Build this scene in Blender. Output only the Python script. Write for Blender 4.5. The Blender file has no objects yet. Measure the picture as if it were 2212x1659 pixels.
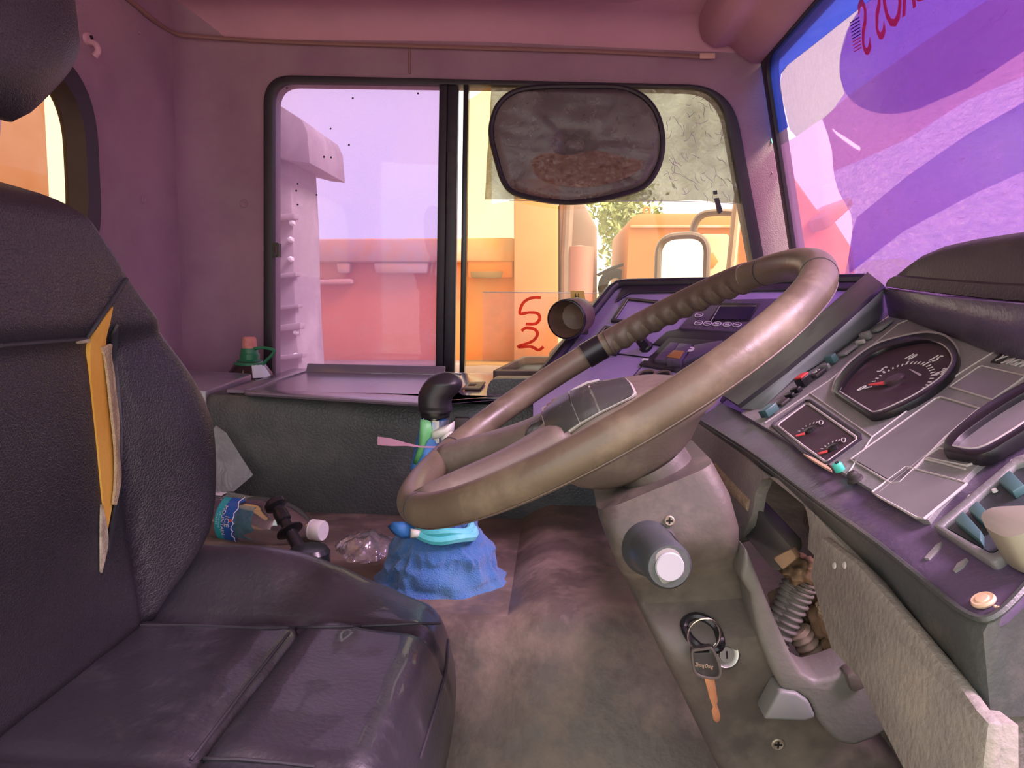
import bpy, bmesh, math, random
from mathutils import Vector, Matrix, noise
from mathutils.bvhtree import BVHTree
from mathutils.geometry import tessellate_polygon
random.seed(7)
SC = bpy.context.scene
COL = SC.collection
V = Vector
W, H, F = 2212.0, 1659.0, 1600.0
CX, CY = W / 2, H / 2
CAM = V((0, 0, .66))

# ---------------------------------------------------------------- camera
def cam_axes(vpx=1200, vpy=650, roll=1.3):
    y = V(((vpx - CX) / F, (vpy - CY) / F, 1)).normalized()
    r = math.radians(roll)
    u = V((math.sin(r), -math.cos(r), 0))
    z = (u - y * u.dot(y)).normalized()
    return y.cross(z), y, z            # world X, Y, Z seen from the camera (right, down, forward)
AX, AY, AZ = cam_axes()
def c2w(c): return V((AX.dot(c), AY.dot(c), AZ.dot(c)))
cd = bpy.data.cameras.new('camera'); cam = bpy.data.objects.new('camera', cd); COL.objects.link(cam)
cd.sensor_width = 36; cd.lens = 36 * F / W; cd.clip_start = .01; cd.clip_end = 400
rt, dn, fw = c2w(V((1, 0, 0))), c2w(V((0, 1, 0))), c2w(V((0, 0, 1)))
m3 = Matrix((rt, -dn, -fw)).transposed()
cam.matrix_world = Matrix.Translation(CAM) @ m3.to_4x4()
SC.camera = cam
# ---------------------------------------------------------------- world, sun, exposure
wd = bpy.data.worlds.new('sky'); SC.world = wd; wd.use_nodes = True
nt = wd.node_tree; nt.nodes.clear()
o_ = nt.nodes.new('ShaderNodeOutputWorld'); bg = nt.nodes.new('ShaderNodeBackground')
tc = nt.nodes.new('ShaderNodeTexCoord'); ns = nt.nodes.new('ShaderNodeTexNoise'); cr = nt.nodes.new('ShaderNodeValToRGB')
ns.inputs['Scale'].default_value = 2.2; ns.inputs['Detail'].default_value = 6; ns.inputs['Roughness'].default_value = .6
cr.color_ramp.elements[0].position = .38; cr.color_ramp.elements[0].color = (.80, .86, .93, 1)
cr.color_ramp.elements[1].position = .62; cr.color_ramp.elements[1].color = (1, .96, .86, 1)
nt.links.new(tc.outputs['Generated'], ns.inputs['Vector']); nt.links.new(ns.outputs['Fac'], cr.inputs['Fac'])
nt.links.new(cr.outputs['Color'], bg.inputs['Color']); bg.inputs['Strength'].default_value = 1.0
nt.links.new(bg.outputs[0], o_.inputs[0])
sd = bpy.data.lights.new('sun', 'SUN'); sd.energy = 5.5; sd.color = (1, .93, .8); sd.angle = math.radians(25)
so = bpy.data.objects.new('sun', sd); COL.objects.link(so); so.location = (6, -2, 8)
so.rotation_euler = V((-.62, .22, -.75)).to_track_quat('-Z', 'Y').to_euler()
vs = SC.view_settings
vs.view_transform = 'Standard'; vs.look = 'None'; vs.exposure = 1.5; vs.gamma = 1; vs.use_curve_mapping = False
SC.cycles.transparent_max_bounces = 24; SC.cycles.max_bounces = 12; SC.cycles.diffuse_bounces = 6
SC.cycles.use_denoising = True

# ---------------------------------------------------------------- pixel helpers: a point at a stated depth
def ray(px, py): return c2w(V(((px - CX) / F, (py - CY) / F, 1)))
def at(px, py, X=None, Y=None, Z=None):
    d = ray(px, py)
    t = X / d.x if X is not None else Y / d.y if Y is not None else (Z - CAM.z) / d.z
    return CAM + d * t
class Fr:
    """a plane with its own axes; p() gives points on it, hit() the point of it behind a pixel"""
    def __init__(s, o, x, y):
        s.o = V(o); s.x = V(x).normalized(); y = V(y); s.y = (y - s.x * y.dot(s.x)).normalized(); s.n = s.x.cross(s.y)
    def p(s, u, v, w=0): return s.o + s.x * u + s.y * v + s.n * w
    def hit(s, px, py, w=0):
        d = ray(px, py); t = (s.o + s.n * w - CAM).dot(s.n) / d.dot(s.n); return CAM + d * t
    def hits(s, pts, w=0): return [s.hit(a, b, w) for a, b in pts]
    def uv(s, q): q = V(q) - s.o; return q.dot(s.x), q.dot(s.y)

# ---------------------------------------------------------------- mesh helpers: each returns (verts, faces)
def join(*ms):
    v, f = [], []
    for a, b in ms:
        n = len(v); v += list(a); f += [tuple(i + n for i in q) for q in b]
    return v, f
def cr_spline(pts, k=6, closed=False):
    pts = [V(p) for p in pts]; n = len(pts); out = []
    for i in range(n if closed else n - 1):
        g = (lambda j: pts[j % n]) if closed else (lambda j: pts[max(0, min(n - 1, j))])
        a, b, c, d = g(i - 1), g(i), g(i + 1), g(i + 2)
        for q in range(k):
            t = q / k
            out.append(.5 * ((2 * b) + (c - a) * t + (2 * a - 5 * b + 4 * c - d) * t * t + (3 * b - a - 3 * c + d) * t ** 3))
    if not closed: out.append(pts[-1])
    return out
def rpoly(pts, r, k=5):
    pts = [V(p) for p in pts]; n = len(pts); out = []
    rr = r if isinstance(r, (list, tuple)) else [r] * n
    for i in range(n):
        p = pts[i]; a = pts[i - 1] - p; b = pts[(i + 1) % n] - p
        q = min(rr[i], a.length * .48, b.length * .48)
        if q < 1e-6: out.append(p); continue
        s, e = p + a.normalized() * q, p + b.normalized() * q
        for j in range(k + 1):
            t = j / k; out.append(s * (1 - t) ** 2 + p * 2 * t * (1 - t) + e * t * t)
    return out
def tube(path, r, n=10, caps=True, closed=False, flat=None):
    path = [V(p) for p in path]; m = len(path)
    rs = r if isinstance(r, (list, tuple)) else [r] * m
    tg = []
    for i in range(m):
        a = path[(i - 1) % m] if (closed or i > 0) else path[i]; b = path[(i + 1) % m] if (closed or i < m - 1) else path[i]
        tg.append((b - a).normalized())
    up = V((0, 0, 1)) if abs(tg[0].z) < .9 else V((1, 0, 0))
    nn = (up - tg[0] * up.dot(tg[0])).normalized(); v, f = [], []
    for i in range(m):
        nn = (nn - tg[i] * nn.dot(tg[i])).normalized(); b = tg[i].cross(nn)
        for j in range(n):
            t = 2 * math.pi * j / n
            o = nn * math.cos(t) + b * math.sin(t)
            if flat: d, kk = flat; d = V(d); o = o - d * o.dot(d) * (1 - kk)
            v.append(path[i] + o * rs[i])
    for i in range(m if closed else m - 1):
        for j in range(n):
            a = i * n; b2 = ((i + 1) % m) * n; f.append((a + j, a + (j + 1) % n, b2 + (j + 1) % n, b2 + j))
    if caps and not closed: f.append(tuple(range(n - 1, -1, -1))); f.append(tuple((m - 1) * n + j for j in range(n)))
    return v, f
def perp(a):
    a = V(a).normalized(); u = V((0, 0, 1)) if abs(a.z) < .9 else V((1, 0, 0))
    x = (u - a * u.dot(a)).normalized(); return x, a.cross(x)
def lathe(prof, o, axis, n=24, cap=True):
    o = V(o); a = V(axis).normalized(); x, y = perp(a); v, f = [], []
    for r, h in prof:
        for j in range(n):
            t = 2 * math.pi * j / n; v.append(o + a * h + (x * math.cos(t) + y * math.sin(t)) * max(r, 1e-5))
    for i in range(len(prof) - 1):
        for j in range(n): f.append((i * n + j, i * n + (j + 1) % n, (i + 1) * n + (j + 1) % n, (i + 1) * n + j))
    if cap and prof[0][0] > 1e-4: f.append(tuple(range(n - 1, -1, -1)))
    if cap and prof[-1][0] > 1e-4: f.append(tuple((len(prof) - 1) * n + j for j in range(n)))
    return v, f
def plate(outer, vec, holes=()):
    outer = [V(p) for p in outer]; hs = [[V(p) for p in h] for h in holes]; vec = V(vec)
    loops = [outer] + hs; v = [p for l in loops for p in l]; n = len(v)
    tri = [tuple(t) for t in tessellate_polygon(loops)]
    nrm = (v[tri[0][1]] - v[tri[0][0]]).cross(v[tri[0][2]] - v[tri[0][0]])
    f = [t for t in tri] + [tuple(i + n for i in reversed(t)) for t in tri]
    v = v + [p + vec for p in v]; s = 0
    for l in loops:
        k = len(l)
        for i in range(k): a, b = s + i, s + (i + 1) % k; f.append((a, b, b + n, a + n))
        s += k
    return v, f
def box(c, s, rx=None):
    c = V(c); s = V(s) / 2; v = []
    for z in (-1, 1):
        for y in (-1, 1):
            for x in (-1, 1):
                q = V((x * s.x, y * s.y, z * s.z)); v.append(c + (rx @ q if rx else q))
    return v, [(0, 2, 3, 1), (4, 5, 7, 6), (0, 1, 5, 4), (2, 6, 7, 3), (0, 4, 6, 2), (1, 3, 7, 5)]
def fbox(fr, u, v, w, su, sv, sw):
    m = Matrix((fr.x, fr.y, fr.n)).transposed(); return box(fr.p(u, v, w), (su, sv, sw), m)
def loft(rings, closed=True, caps=True):
    n = len(rings[0]); v = [V(p) for r in rings for p in r]; f = []
    for i in range(len(rings) - 1):
        for j in range(n if closed else n - 1):
            f.append((i * n + j, i * n + (j + 1) % n, (i + 1) * n + (j + 1) % n, (i + 1) * n + j))
    if caps and closed: f.append(tuple(range(n - 1, -1, -1))); f.append(tuple((len(rings) - 1) * n + j for j in range(n)))
    return v, f
def grid(fn, nu, nv, cu=False):
    v = [V(fn(i / nu, j / nv)) for j in range(nv + 1) for i in range(nu + (0 if cu else 1))]
    k = nu + (0 if cu else 1); f = []
    for j in range(nv):
        for i in range(nu): a = j * k + i; b = j * k + (i + 1) % k; f.append((a, b, b + k, a + k))
    return v, f
def to_bm(vf):
    bm = bmesh.new(); vs_ = [bm.verts.new(p) for p in vf[0]]
    for q in vf[1]:
        try: bm.faces.new([vs_[i] for i in q])
        except ValueError: pass
    bmesh.ops.recalc_face_normals(bm, faces=bm.faces); return bm
def from_bm(bm):
    bm.verts.index_update(); r = ([v.co.copy() for v in bm.verts], [tuple(v.index for v in f.verts) for f in bm.faces]); bm.free(); return r
def bev(vf, w, seg=2, ang=30):
    bm = to_bm(vf)
    es = [e for e in bm.edges if len(e.link_faces) == 2 and e.calc_face_angle(0) > math.radians(ang)]
    bmesh.ops.bevel(bm, geom=es, offset=w, segments=seg, profile=.5, affect='EDGES', clamp_overlap=True); return from_bm(bm)
def thick(vf, t):
    bm = to_bm(vf); bmesh.ops.solidify(bm, geom=bm.faces[:], thickness=t); return from_bm(bm)
def subd(vf, n=1):
    bm = to_bm(vf); bmesh.ops.subdivide_edges(bm, edges=bm.edges[:], cuts=n, use_grid_fill=True); return from_bm(bm)
def blob(c, s, seed=0, amp=.3, freq=2.0, sub=4, rot=None):
    bm = bmesh.new(); bmesh.ops.create_icosphere(bm, subdivisions=sub, radius=1); c = V(c); s = V(s)
    for v in bm.verts:
        q = v.co * (1 + amp * noise.fractal(v.co * freq + V((seed * 3.1, seed, 0)), 1, 2, 3)); q = V((q.x * s.x, q.y * s.y, q.z * s.z))
        v.co = c + (rot @ q if rot else q)
    return from_bm(bm)
def text(s, size, fr, u, v, w=0, ext=.0004, mirror=False, shear=0, sx=1.0, fn=None, spacing=1):
    cu = bpy.data.curves.new('lettering', 'FONT'); cu.body = s; cu.size = size; cu.extrude = ext; cu.align_x = 'CENTER'; cu.align_y = 'CENTER'
    cu.shear = shear; cu.resolution_u = 3; cu.space_character = spacing
    o = bpy.data.objects.new('lettering', cu); COL.objects.link(o); dg = bpy.context.evaluated_depsgraph_get()
    me = bpy.data.meshes.new_from_object(o.evaluated_get(dg)); bpy.data.objects.remove(o); bpy.data.curves.remove(cu)
    k = -1 if mirror else 1
    pts = [(q.co.x * k * sx, q.co.y, q.co.z) for q in me.vertices]
    r = ([fn(*q) for q in pts] if fn else [fr.p(u + a, v + b, w + c) for a, b, c in pts], [tuple(p.vertices) for p in me.polygons]); bpy.data.meshes.remove(me); return r

# ---------------------------------------------------------------- scene tree helpers
OFF = {}
def thing(name, label, cat, loc, group=None, kind=None):
    o = bpy.data.objects.new(name, None); COL.objects.link(o); o.location = V(loc); o.empty_display_size = .05
    o['label'] = label
    if cat: o['category'] = cat
    if group: o['group'] = group
    if kind: o['kind'] = kind
    OFF[o.name] = V(loc); return o
def mk(name, vf, mat, parent=None, label=None, cat=None, group=None, kind=None, sm=35, recalc=True):
    v, f = vf
    if parent is not None: off = OFF[parent.name]
    else:
        off = V(((min(p.x for p in v) + max(p.x for p in v)) / 2, (min(p.y for p in v) + max(p.y for p in v)) / 2, min(p.z for p in v)))
    me = bpy.data.meshes.new(name)
    if recalc:
        bm = to_bm(vf)
        for q in bm.verts: q.co -= off
        bm.to_mesh(me); bm.free()
    else: me.from_pydata([p - off for p in v], [], f)
    if sm:
        me.polygons.foreach_set('use_smooth', [True] * len(me.polygons))
        if sm < 180: me.set_sharp_from_angle(angle=math.radians(sm))
    me.materials.append(mat); o = bpy.data.objects.new(name, me); COL.objects.link(o)
    if parent is not None: o.parent = parent
    else: o.location = off
    OFF[o.name] = off
    if label: o['label'] = label
    if cat: o['category'] = cat
    if group: o['group'] = group
    if kind: o['kind'] = kind
    return o
def bvh_of(vf): return BVHTree.FromPolygons([tuple(p) for p in vf[0]], [tuple(q) for q in vf[1]])
def cast(b, px, py, off=.002):
    d = ray(px, py).normalized(); h = b.ray_cast(CAM, d)
    if h[0] is None: return None
    n = h[1] if h[1].dot(d) < 0 else -h[1]
    return h[0] + n * off
def casts(b, pts, off=.002): return [q for q in (cast(b, x, y, off) for x, y in pts) if q]
def lerp2(pts, k):
    out = []
    for (a, b), (c, d) in zip(pts, pts[1:]): out += [(a + (c - a) * t / k, b + (d - b) * t / k) for t in range(k)]
    return out + [pts[-1]]
def strip(b, left, right, n=24, m=5, off=.003, th=.002):
    """a patch laid on a surface between two traced borders"""
    L = [V((x, y, 0)) for x, y in lerp2(left, 12)]; R = [V((x, y, 0)) for x, y in lerp2(right, 12)]
    last = [None]
    def g(u, v):
        a = L[int(round(v * (len(L) - 1)))]; c = R[int(round(v * (len(R) - 1)))]; p = a.lerp(c, u); q = cast(b, p.x, p.y, off)
        if q is None: q = last[0] or at(p.x, p.y, Y=.85)
        last[0] = q; return q
    vs2, fs2 = grid(g, m, n); k = m + 1
    for _ in range(6):
        nv_ = list(vs2)
        for j in range(1, n):
            for i in range(k): nv_[j * k + i] = vs2[j * k + i] * .5 + (vs2[(j - 1) * k + i] + vs2[(j + 1) * k + i]) * .25
        vs2 = nv_
    return thick((vs2, fs2), -th)

# ---------------------------------------------------------------- materials
def mat(name, c1, c2=None, scale=8, rough=.5, metal=0, bump=0, bscale=60, btype='NOISE', dust=None, dscale=5, dlo=.5, dhi=.7, stretch=None, coat=0, spec=.5, detail=4, rvar=0, sheen=0):
    m = bpy.data.materials.new(name); m.use_nodes = True; n = m.node_tree; b = n.nodes['Principled BSDF']; L = n.links.new
    b.inputs['Roughness'].default_value = rough; b.inputs['Metallic'].default_value = metal; b.inputs['Coat Weight'].default_value = coat
    b.inputs['Specular IOR Level'].default_value = spec
    if sheen: b.inputs['Sheen Weight'].default_value = sheen
    t = n.nodes.new('ShaderNodeTexCoord'); vec = t.outputs['Object']
    if stretch:
        mp = n.nodes.new('ShaderNodeMapping'); mp.inputs['Scale'].default_value = stretch; L(vec, mp.inputs['Vector']); vec = mp.outputs['Vector']
    col = None
    if c2:
        x = n.nodes.new('ShaderNodeTexNoise'); x.inputs['Scale'].default_value = scale; x.inputs['Detail'].default_value = detail; L(vec, x.inputs['Vector'])
        r = n.nodes.new('ShaderNodeValToRGB'); r.color_ramp.elements[0].position = .35; r.color_ramp.elements[1].position = .65
        r.color_ramp.elements[0].color = (*c1, 1); r.color_ramp.elements[1].color = (*c2, 1); L(x.outputs['Fac'], r.inputs['Fac']); col = r.outputs['Color']
    else: b.inputs['Base Color'].default_value = (*c1, 1)
    if dust:
        x = n.nodes.new('ShaderNodeTexNoise'); x.inputs['Scale'].default_value = dscale; x.inputs['Detail'].default_value = 8; x.inputs['Roughness'].default_value = .65; L(vec, x.inputs['Vector'])
        r = n.nodes.new('ShaderNodeMapRange'); r.inputs['From Min'].default_value = dlo; r.inputs['From Max'].default_value = dhi; L(x.outputs['Fac'], r.inputs['Value'])
        mx = n.nodes.new('ShaderNodeMix'); mx.data_type = 'RGBA'; L(r.outputs[0], mx.inputs['Factor'])
        if col: L(col, mx.inputs['A'])
        else: mx.inputs['A'].default_value = (*c1, 1)
        mx.inputs['B'].default_value = (*dust, 1); col = mx.outputs['Result']
        mr = n.nodes.new('ShaderNodeMix'); mr.data_type = 'FLOAT'; L(r.outputs[0], mr.inputs['Factor']); mr.inputs['A'].default_value = rough; mr.inputs['B'].default_value = min(1, rough + .3); L(mr.outputs['Result'], b.inputs['Roughness'])
    if col: L(col, b.inputs['Base Color'])
    if bump:
        if btype == 'VORONOI':
            x = n.nodes.new('ShaderNodeTexVoronoi'); x.feature = 'DISTANCE_TO_EDGE'; out = x.outputs['Distance']
        else:
            x = n.nodes.new('ShaderNodeTexNoise'); x.inputs['Detail'].default_value = 5; out = x.outputs['Fac']
        x.inputs['Scale'].default_value = bscale; L(vec, x.inputs['Vector'])
        if btype == 'VORONOI':
            mm = n.nodes.new('ShaderNodeMath'); mm.operation = 'MINIMUM'; mm.inputs[1].default_value = .18; L(out, mm.inputs[0]); out = mm.outputs[0]
        k = n.nodes.new('ShaderNodeBump'); k.inputs['Strength'].default_value = bump; k.inputs['Distance'].default_value = .004; L(out, k.inputs['Height']); L(k.outputs[0], b.inputs['Normal'])
    return m
def film(name, tint, body, k, gloss=.08, rough=.15, bump=0, bscale=30, var=0, stretch=None, vscale=10):
    """clear or tinted sheet: lets light through tinted, partly scatters it, a little sheen"""
    m = bpy.data.materials.new(name); m.use_nodes = True; n = m.node_tree; n.nodes.clear(); L = n.links.new
    o = n.nodes.new('ShaderNodeOutputMaterial'); t = n.nodes.new('ShaderNodeBsdfTransparent'); t.inputs[0].default_value = (*tint, 1)
    tr = n.nodes.new('ShaderNodeBsdfTranslucent'); tr.inputs[0].default_value = (*body, 1); df = n.nodes.new('ShaderNodeBsdfDiffuse'); df.inputs[0].default_value = (*body, 1)
    a = n.nodes.new('ShaderNodeMixShader'); a.inputs[0].default_value = .35; L(tr.outputs[0], a.inputs[1]); L(df.outputs[0], a.inputs[2])
    b = n.nodes.new('ShaderNodeMixShader'); b.inputs[0].default_value = k; L(t.outputs[0], b.inputs[1]); L(a.outputs[0], b.inputs[2])
    g = n.nodes.new('ShaderNodeBsdfGlossy'); g.inputs['Roughness'].default_value = rough
    fr = n.nodes.new('ShaderNodeLayerWeight'); fr.inputs[0].default_value = .3
    mu = n.nodes.new('ShaderNodeMath'); mu.operation = 'MULTIPLY_ADD'; mu.inputs[1].default_value = gloss * 3; mu.inputs[2].default_value = gloss * .5; L(fr.outputs['Facing'], mu.inputs[0])
    c = n.nodes.new('ShaderNodeMixShader'); L(mu.outputs[0], c.inputs[0]); L(b.outputs[0], c.inputs[1]); L(g.outputs[0], c.inputs[2]); L(c.outputs[0], o.inputs[0])
    tcn = n.nodes.new('ShaderNodeTexCoord'); vec = tcn.outputs['Object']
    if stretch:
        mp = n.nodes.new('ShaderNodeMapping'); mp.inputs['Scale'].default_value = stretch; L(vec, mp.inputs['Vector']); vec = mp.outputs['Vector']
    if bump:
        x = n.nodes.new('ShaderNodeTexNoise'); x.inputs['Scale'].default_value = bscale; x.inputs['Detail'].default_value = 6; x.inputs['Distortion'].default_value = 1.5; L(vec, x.inputs['Vector'])
        kb = n.nodes.new('ShaderNodeBump'); kb.inputs['Strength'].default_value = bump; kb.inputs['Distance'].default_value = .006; L(x.outputs['Fac'], kb.inputs['Height'])
        for q in (tr, df, g): L(kb.outputs[0], q.inputs['Normal'])
    if var:
        x = n.nodes.new('ShaderNodeTexNoise'); x.inputs['Scale'].default_value = vscale; x.inputs['Detail'].default_value = 7; x.inputs['Roughness'].default_value = .65; L(vec, x.inputs['Vector'])
        r = n.nodes.new('ShaderNodeMapRange'); r.inputs['From Min'].default_value = .3; r.inputs['From Max'].default_value = .7; r.inputs['To Min'].default_value = max(0, k - var); r.inputs['To Max'].default_value = min(1, k + var)
        L(x.outputs['Fac'], r.inputs['Value']); L(r.outputs[0], b.inputs[0])
    return m

M = {}
M['wall'] = mat('wall_fabric', (.28, .155, .225), (.345, .20, .265), 5, .95, bump=.25, bscale=350, dust=(.34, .235, .27), dscale=6, dlo=.45, dhi=.85)
M['ceil'] = mat('ceiling_fabric', (.50, .255, .34), (.56, .29, .375), 6, .95, bump=.25, bscale=300)
M['bead'] = mat('bead_trim', (.26, .13, .12), rough=.5)
M['gasket'] = mat('rubber_gasket', (.020, .013, .022), rough=.5, dust=(.045, .032, .04), dlo=.55, dhi=.85)
M['leather'] = mat('black_leather', (.017, .0145, .021), (.024, .021, .028), 6, .42, bump=.4, bscale=300, btype='VORONOI', spec=.7)
M['leather_smooth'] = mat('black_leatherette', (.022, .0205, .028), (.029, .027, .036), 7, .40, bump=.22, bscale=170, dust=(.06, .056, .066), dscale=12, dlo=.56, dhi=.8, spec=.85, coat=.25)
M['stitch'] = mat('seam_thread', (.035, .03, .04), rough=.7)
M['thread'] = mat('frayed_thread', (.55, .47, .36), (.3, .24, .18), 80, .9, bump=.6, bscale=400)
M['foam'] = mat('yellow_foam', (.62, .30, .045), (.70, .37, .07), 14, .85, bump=.2, bscale=200)
M['lining'] = mat('foam_backing', (.50, .38, .25), (.42, .31, .2), 60, .95, bump=.8, bscale=420)
M['rubber'] = mat('floor_rubber', (.09, .072, .06), (.13, .10, .078), 9, .5, bump=.7, bscale=45, dust=(.24, .185, .14), dscale=13, dlo=.44, dhi=.72)
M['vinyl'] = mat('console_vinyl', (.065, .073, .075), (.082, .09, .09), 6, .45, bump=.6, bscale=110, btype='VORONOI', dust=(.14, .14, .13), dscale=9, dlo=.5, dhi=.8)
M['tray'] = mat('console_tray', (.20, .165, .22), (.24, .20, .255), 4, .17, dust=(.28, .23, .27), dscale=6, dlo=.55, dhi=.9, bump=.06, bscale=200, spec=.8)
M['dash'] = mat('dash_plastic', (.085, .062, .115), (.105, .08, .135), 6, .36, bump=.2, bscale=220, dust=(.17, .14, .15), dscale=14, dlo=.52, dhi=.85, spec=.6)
M['dash_centre_lit'] = mat('centre_panel_lit_plastic', (.31, .25, .45), (.36, .295, .52), 6, .36, bump=.2, bscale=220, dust=(.40, .35, .47), dscale=14, dlo=.5, dhi=.85, spec=.6)  # dash plastic recoloured lavender: purple windscreen light put into the colour
M['dash_dark'] = mat('dash_dark', (.022, .017, .028), rough=.45, dust=(.08, .065, .07), dscale=8, dlo=.5, dhi=.85)
M['panel'] = mat('instrument_grey', (.19, .195, .198), (.24, .242, .238), 9, .46, bump=.2, bscale=260, dust=(.33, .32, .30), dscale=22, dlo=.45, dhi=.8)
M['panel_edge'] = mat('panel_edge', (.46, .44, .42), rough=.5)
M['lens'] = mat('dusty_lens', (.155, .148, .16), (.185, .178, .185), 9, .25, dust=(.28, .27, .27), dscale=8, dlo=.3, dhi=.9)
M['dial'] = mat('dial_face', (.045, .026, .036), (.06, .036, .045), 6, .55, dust=(.12, .09, .115), dscale=30, dlo=.55, dhi=.8, spec=.2)
M['black'] = mat('black_plastic', (.012, .011, .014), rough=.32)
M['blackd'] = mat('black_dusty', (.02, .018, .02), rough=.5, dust=(.10, .085, .075), dscale=14, dlo=.5, dhi=.8)
M['white'] = mat('white_print', (.75, .73, .72), rough=.6)
M['red'] = mat('red_needle', (.65, .06, .06), rough=.5)
M['teal'] = mat('teal_cap', (.06, .55, .42), rough=.4)
M['teal_dark'] = mat('teal_dark', (.06, .14, .14), rough=.4)
M['wheel'] = mat('wheel_leather', (.098, .074, .052), (.135, .103, .072), 9, .36, bump=.07, bscale=160, dust=(.23, .185, .125), dscale=16, dlo=.48, dhi=.8, spec=.5)
M['wheel_dark'] = mat('wheel_grip', (.075, .052, .042), (.10, .07, .055), 9, .42, bump=.25, bscale=120, dust=(.15, .11, .085), dlo=.5, dhi=.8)
M['hub'] = mat('wheel_hub', (.12, .095, .08), (.15, .12, .10), 9, .40, bump=.12, bscale=240, dust=(.22, .18, .14), dscale=18, dlo=.5, dhi=.8, spec=.5)
M['button'] = mat('wheel_buttons', (.05, .052, .05), rough=.25, dust=(.13, .12, .10), dscale=8, dlo=.5, dhi=.8)
M['shroud'] = mat('column_plastic', (.07, .06, .053), (.10, .084, .072), 9, .48, bump=.10, bscale=180, dust=(.18, .15, .115), dscale=16, dlo=.45, dhi=.75)
M['knee'] = mat('knee_plastic', (.20, .195, .17), (.25, .24, .205), 9, .6, bump=.4, bscale=200, dust=(.33, .30, .24), dscale=14, dlo=.45, dhi=.8)
M['bevel'] = mat('dash_bevel', (.048, .058, .056), (.065, .073, .068), 8, .40, bump=.2, bscale=200, dust=(.13, .12, .095), dscale=14, dlo=.45, dhi=.8)
M['dirt'] = mat('dirty_metal', (.17, .105, .065), (.24, .16, .10), 14, .85, bump=.5, bscale=60)
M['rag'] = mat('brown_rag', (.22, .13, .075), (.30, .19, .11), 18, .95, bump=.6, bscale=60)
M['hose'] = mat('grey_conduit', (.17, .155, .14), (.22, .2, .175), 20, .7, dust=(.28, .21, .15), dscale=9)
M['hose_tan'] = mat('tan_conduit', (.34, .26, .19), (.28, .21, .15), 20, .8)
M['firewall'] = mat('firewall_brown', (.05, .036, .027), (.075, .052, .037), 6, .8, bump=.3, bscale=40)
M['hole'] = mat('dark_cavity', (.006, .005, .005), rough=.9)
M['chrome'] = mat('worn_chrome', (.62, .6, .57), rough=.25, metal=1)
M['steel'] = mat('worn_steel', (.42, .41, .38), rough=.4, metal=1)
M['brass'] = mat('rusty_key_brass', (.55, .26, .13), (.42, .19, .1), 60, .5, metal=.7)
M['screw'] = mat('dusty_screw', (.34, .29, .22), rough=.5, metal=.6)
M['towel'] = mat('blue_towel', (.04, .15, .42), (.055, .20, .50), 14, .95, bump=1.0, bscale=500, dust=(.10, .25, .38), dscale=9, dlo=.5, dhi=.8, sheen=.3)
M['green_rag'] = mat('green_plastic', (.10, .38, .13), (.14, .45, .18), 12, .5, bump=.3, bscale=60)
M['blue_rag'] = mat('blue_plastic', (.03, .16, .48), (.05, .2, .55), 14, .45, bump=.4, bscale=60)
M['white_rag'] = mat('white_plastic', (.66, .66, .6), rough=.5, bump=.3, bscale=60)
M['aqua'] = mat('aqua_band', (.10, .55, .60), (.2, .62, .66), 12, .5, bump=.3, bscale=80)
M['pink'] = film('pink_ribbon', (.9, .5, .75), (.75, .36, .55), .7, .1, .2)
M['baglike'] = film('clear_bag', (.9, .9, .9), (.85, .82, .82), .34, .3, .10, bump=.8, bscale=35, var=.2, vscale=30)
M['sheet'] = film('cloudy_sheet', (.8, .82, .83), (.8, .83, .86), .55, .08, .2, bump=.3, bscale=30, var=.2)
M['pet'] = film('clear_bottle', (.94, .95, .97), (.65, .68, .72), .11, .30, .06)
M['cap'] = mat('white_cap', (.75, .75, .74), rough=.35)
M['label_white'] = mat('white_label', (.72, .75, .82), rough=.5)
M['bottle_brown'] = mat('brown_bottle', (.035, .018, .02), rough=.15, spec=.6)
M['green'] = mat('green_cap', (.025, .19, .085), rough=.35, dust=(.16, .24, .18), dscale=30, dlo=.6, dhi=.8)
M['stopper'] = mat('pink_foam_stopper', (.72, .30, .27), (.62, .22, .2), 60, .95, bump=1, bscale=120)
M['knob'] = mat('shift_knob', (.018, .016, .02), rough=.4, dust=(.06, .055, .06), dlo=.55, dhi=.8)
M['clear'] = film('clear_plastic', (.9, .9, .88), (.7, .7, .66), .2, .3, .06)
M['glass_clear'] = film('glass_clear', (.97, .93, .84), (.9, .72, .5), .03, .04, .02)
M['glass_purple'] = film('glass_purple', (.59, .505, .66), (.88, .52, .88), .14, .05, .02)
M['film_pink'] = film('pale_pink_film', (.93, .79, .92), (.9, .7, .85), .06, .04, .1)
M['glass_ws'] = film('windscreen_glass', (.85, .70, .89), (.7, .48, .75), .03, .05, .03)
M['glass_rear'] = film('rear_glass', (.93, .82, .6), (.8, .7, .5), .03, .04, .03)
M['film_ws'] = film('windscreen_film', (.65, .53, .77), (.62, .45, .70), .22, .12, .15, bump=1, bscale=60, var=.2, vscale=30, stretch=(1, .6, 1.6))
M['film_violet'] = film('violet_film', (.74, .66, .93), (.42, .34, .76), .12, .05, .2, var=.08)
M['film_pink_reflect'] = film('pink_reflection_film', (.98, .86, .92), (.85, .6, .75), .10, .05, .2)
M['film_blue'] = film('blue_band_film', (.30, .42, .78), (.10, .20, .52), .28, .08, .1)
M['film_wedge'] = film('grey_film', (.74, .76, .72), (.62, .64, .6), .2, .08, .15, bump=.6, bscale=40, var=.12, vscale=14)
M['film_grey'] = film('crinkled_film', (.66, .65, .58), (.30, .30, .26), .36, .12, .12, bump=1.0, bscale=28, var=.22, vscale=9)
M['film_cream'] = film('cream_film', (.93, .84, .64), (.8, .62, .42), .05, .03, .2, var=.03)
M['film_low'] = film('dusty_film', (.95, .87, .83), (.7, .5, .42), .12, .06, .15, var=.1, vscale=14)
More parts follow.
